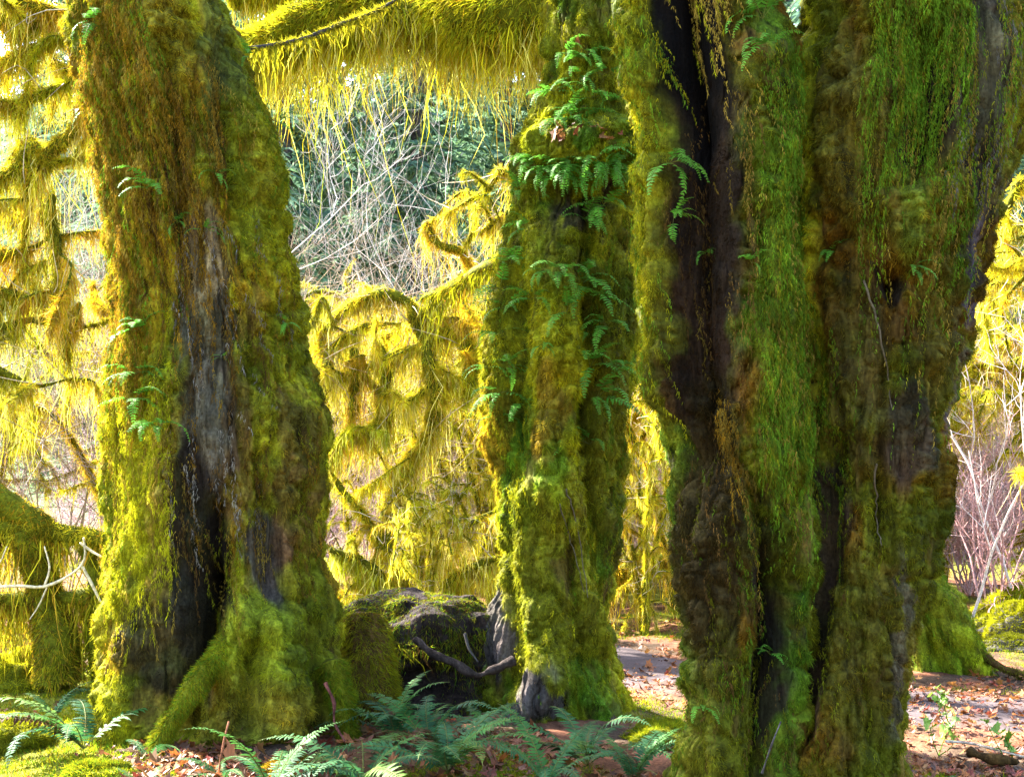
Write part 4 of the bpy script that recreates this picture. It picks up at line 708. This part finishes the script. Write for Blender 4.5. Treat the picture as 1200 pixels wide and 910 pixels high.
for nm, lab, pts, r, col in (('fallen_stick', 'short dark rotten stick lying by the near edge of the path', [(1136, 880, 6.95), (1160, 888, 6.85), (1192, 892, 6.8)], .035, BRN * .6), ('fallen_stick', 'thin pale stick lying just above the dark rotten one', [(1108, 868, 7.1), (1140, 871, 7.05), (1175, 880, 6.9), (1215, 890, 6.8)], .009, np.array((.42, .34, .26))),
                             ('fallen_stick', 'thin red stem standing among the ferns below the hollow trunk', [(256, 905, 6.2), (262, 870, 6.2), (268, 845, 6.25)], .006, np.array((.3, .12, .06))), ('fallen_stick', 'red-brown root-like stick leaning at the right foot of the hollow trunk', [(381, 800, 6.9), (391, 822, 6.85), (392, 846, 6.8), (404, 868, 6.75)], .010, np.array((.12, .04, .03))),
                             ('fallen_stick', 'thin grey twig leaning on the foot of the dark twin trunk', [(893, 905, 5.2), (905, 870, 5.15), (915, 845, 5.2)], .005, GREY * .35)):
    a = Acc(); tube(a, spline([W(*q) for q in pts], 24), np.linspace(r, r * .7, 24), 9, col * .7, .5); o = a.build(nm, M_BARK, None, smooth=True); tag(o, lab, 'stick')

# ------------------------------------------------------------------ leaves and low moss on the ground
LEAF = np.array([(0, 0), (.18, .10), (.45, .05), (.40, .22), (.62, .42), (.36, .42), (.30, .62), (.14, .55), (0, 1.0), (-.14, .55), (-.30, .62), (-.36, .42), (-.62, .42), (-.40, .22), (-.45, .05), (-.18, .10)])
def leaves(acc, p, size, pal, wts, tilt=.35):
    n = len(p); k = len(LEAF); az = rng.uniform(0, 6.28, n); c, s = np.cos(az), np.sin(az); x = LEAF[:, 0][None] * np.ones((n, 1)); y = (LEAF[:, 1] - .4)[None] * np.ones((n, 1)); z = rng.uniform(-.1, .7, (n, 1)) * np.abs(x) + rng.normal(size=(n, k)) * .06 + rng.uniform(-.3, .5, (n, 1)) * y * y
    z = z + x * rng.normal(size=(n, 1)) * tilt + y * rng.normal(size=(n, 1)) * tilt
    V = p[:, None] + size[:, None, None] * np.stack([x * c[:, None] - y * s[:, None], x * s[:, None] + y * c[:, None], z], -1); ctr = p + np.array((0, 0, 0)) * size[:, None]
    V = np.concatenate([V, ctr[:, None]], 1); b = (np.arange(n) * (k + 1))[:, None, None]; tri = np.stack([np.arange(k), (np.arange(k) + 1) % k, np.full(k, k)], 1)
    acc.add(V.reshape(-1, 3), np.repeat(pick(pal, wts, n, .35), k + 1, 0), (b + tri[None]).reshape(-1, 3))
LP, LW = (np.array((.26, .085, .022)), np.array((.18, .06, .028)), np.array((.26, .12, .035)), np.array((.10, .042, .022)), np.array((.22, .045, .028))), (4, 3, 3, 3, 1)
a = Acc(); n = 40000; y = 5.2 + 9 * rng.uniform(size=n) ** 1.3; x = rng.uniform(-.50, .50, n) * y * .95
pn = fbm(np.stack([x * 1.3, y * 1.3, x * 0 + 8], -1), 3); dd = pathd(x, y); wgt = sm(.1, -.25, pn) * .35 + 1.2 * np.exp(-((x + 1.62) ** 2 / .16 + (y - 6.3) ** 2 / .30)) + .28 * np.exp(-((dd - .85) / .3) ** 2) * (x > .5) + .12 * (dd < .7) * (rng.uniform(size=n) < .3) + .45 * np.exp(-((x - 2.4) ** 2 / .9 + (y - 6.7) ** 2 / .35)) + .10 * (x > 1.2) * (y < 11)
k = rng.uniform(size=n) < wgt; x, y = x[k], y[k]; z = gh(x, y) + rng.uniform(.01, .04, len(x)); leaves(a, np.stack([x, y, z], -1), rng.gamma(5, .0105, len(x)) * np.where(x > .9, .75, 1), [c * .8 for c in LP], LW)
tag(a.build('leaf_litter', M_LEAF), kind='stuff')
GL = 'red-brown leaves caught on the middle trunk'
for k in range(18):
    px, py = ((rng.uniform(642, 738), rng.uniform(150, 168)) if k < 15 else (rng.uniform(655, 730), rng.uniform(45, 75)) if k < 20 else (rng.uniform(620, 710), rng.uniform(420, 700)))
    i, j = TC.at(px, py); a = Acc(); leaves(a, (TC.P[i, j] + TC.N[i, j] * .035 + np.array((0, 0, .02)))[None], np.array([rng.uniform(.035, .065)]), (np.array((.22, .06, .025)), np.array((.17, .05, .025)), np.array((.22, .10, .04))), (1, 1, 1), .8)
    tag(a.build('fallen_leaf', M_LEAF), 'curled red-brown leaf caught in the moss of the middle trunk', 'leaf', GL)
a = Acc(); n = 260000; y = 5.0 + 9 * rng.uniform(size=n) ** 1.4; x = rng.uniform(-.5, .5, n) * y; pn = fbm(np.stack([x * 1.1, y * 1.1, x * 0 + 8], -1), 4); dd = pathd(x, y)
k = (rng.uniform(size=n) < sm(-.2, .2, pn + .15 * (x < -1.5))) & (dd > .85); x, y, pn = x[k], y[k], pn[k]; n = len(x); p = np.stack([x, y, gh(x, y)], -1); q = fbm(p * 6, 3)
ribbons(a, p, unit(np.array((0, 0, 1.0)) + .6 * rng.normal(size=(n, 3))), .035 * rng.uniform(.5, 1.6, n) * (1 + .6 * q), .006 * rng.uniform(.6, 1.4, n), np.full(n, .2), 1, pick((OLV, YEL, GRN, ORG * .8), (4, 3, 3, 1), n) * (1 + .5 * q)[:, None]); tag(a.build('ground_moss', M_MOSS), kind='stuff')
# leafy sprigs by the path
for px, y, lab in ((1114, 7.9, 'leafy green sprig standing at the edge of the path'), (1100, 7.3, 'low leafy sprig in front of the taller one by the path'), (1185, 6.9, 'green sprig beside the dark rotten stick')):
    c = np.array(at_px(px, y)); t = thing('sprig', lab, 'plant', tuple(c)); a = Acc(); b = Acc(); P = []
    for q in range(3):
        e = c + np.array((rng.normal() * .06, rng.normal() * .05, rng.uniform(.12, .3))); s = spline([c, (c + e) / 2 + rng.normal(size=3) * .02, e], 8); tube(a, s, np.linspace(.004, .002, 8), 4, GRN * .7); P += [s[k] + rng.normal(size=3) * .015 for k in (4, 5, 6, 7, 7)]
    leaves(b, np.array(P), rng.uniform(.035, .06, len(P)), (GRN, GRN * 1.3 + .02), (1, 1), .6); a.build('stem', M_TWIG, t); b.build('leaves', M_LEAF, t)
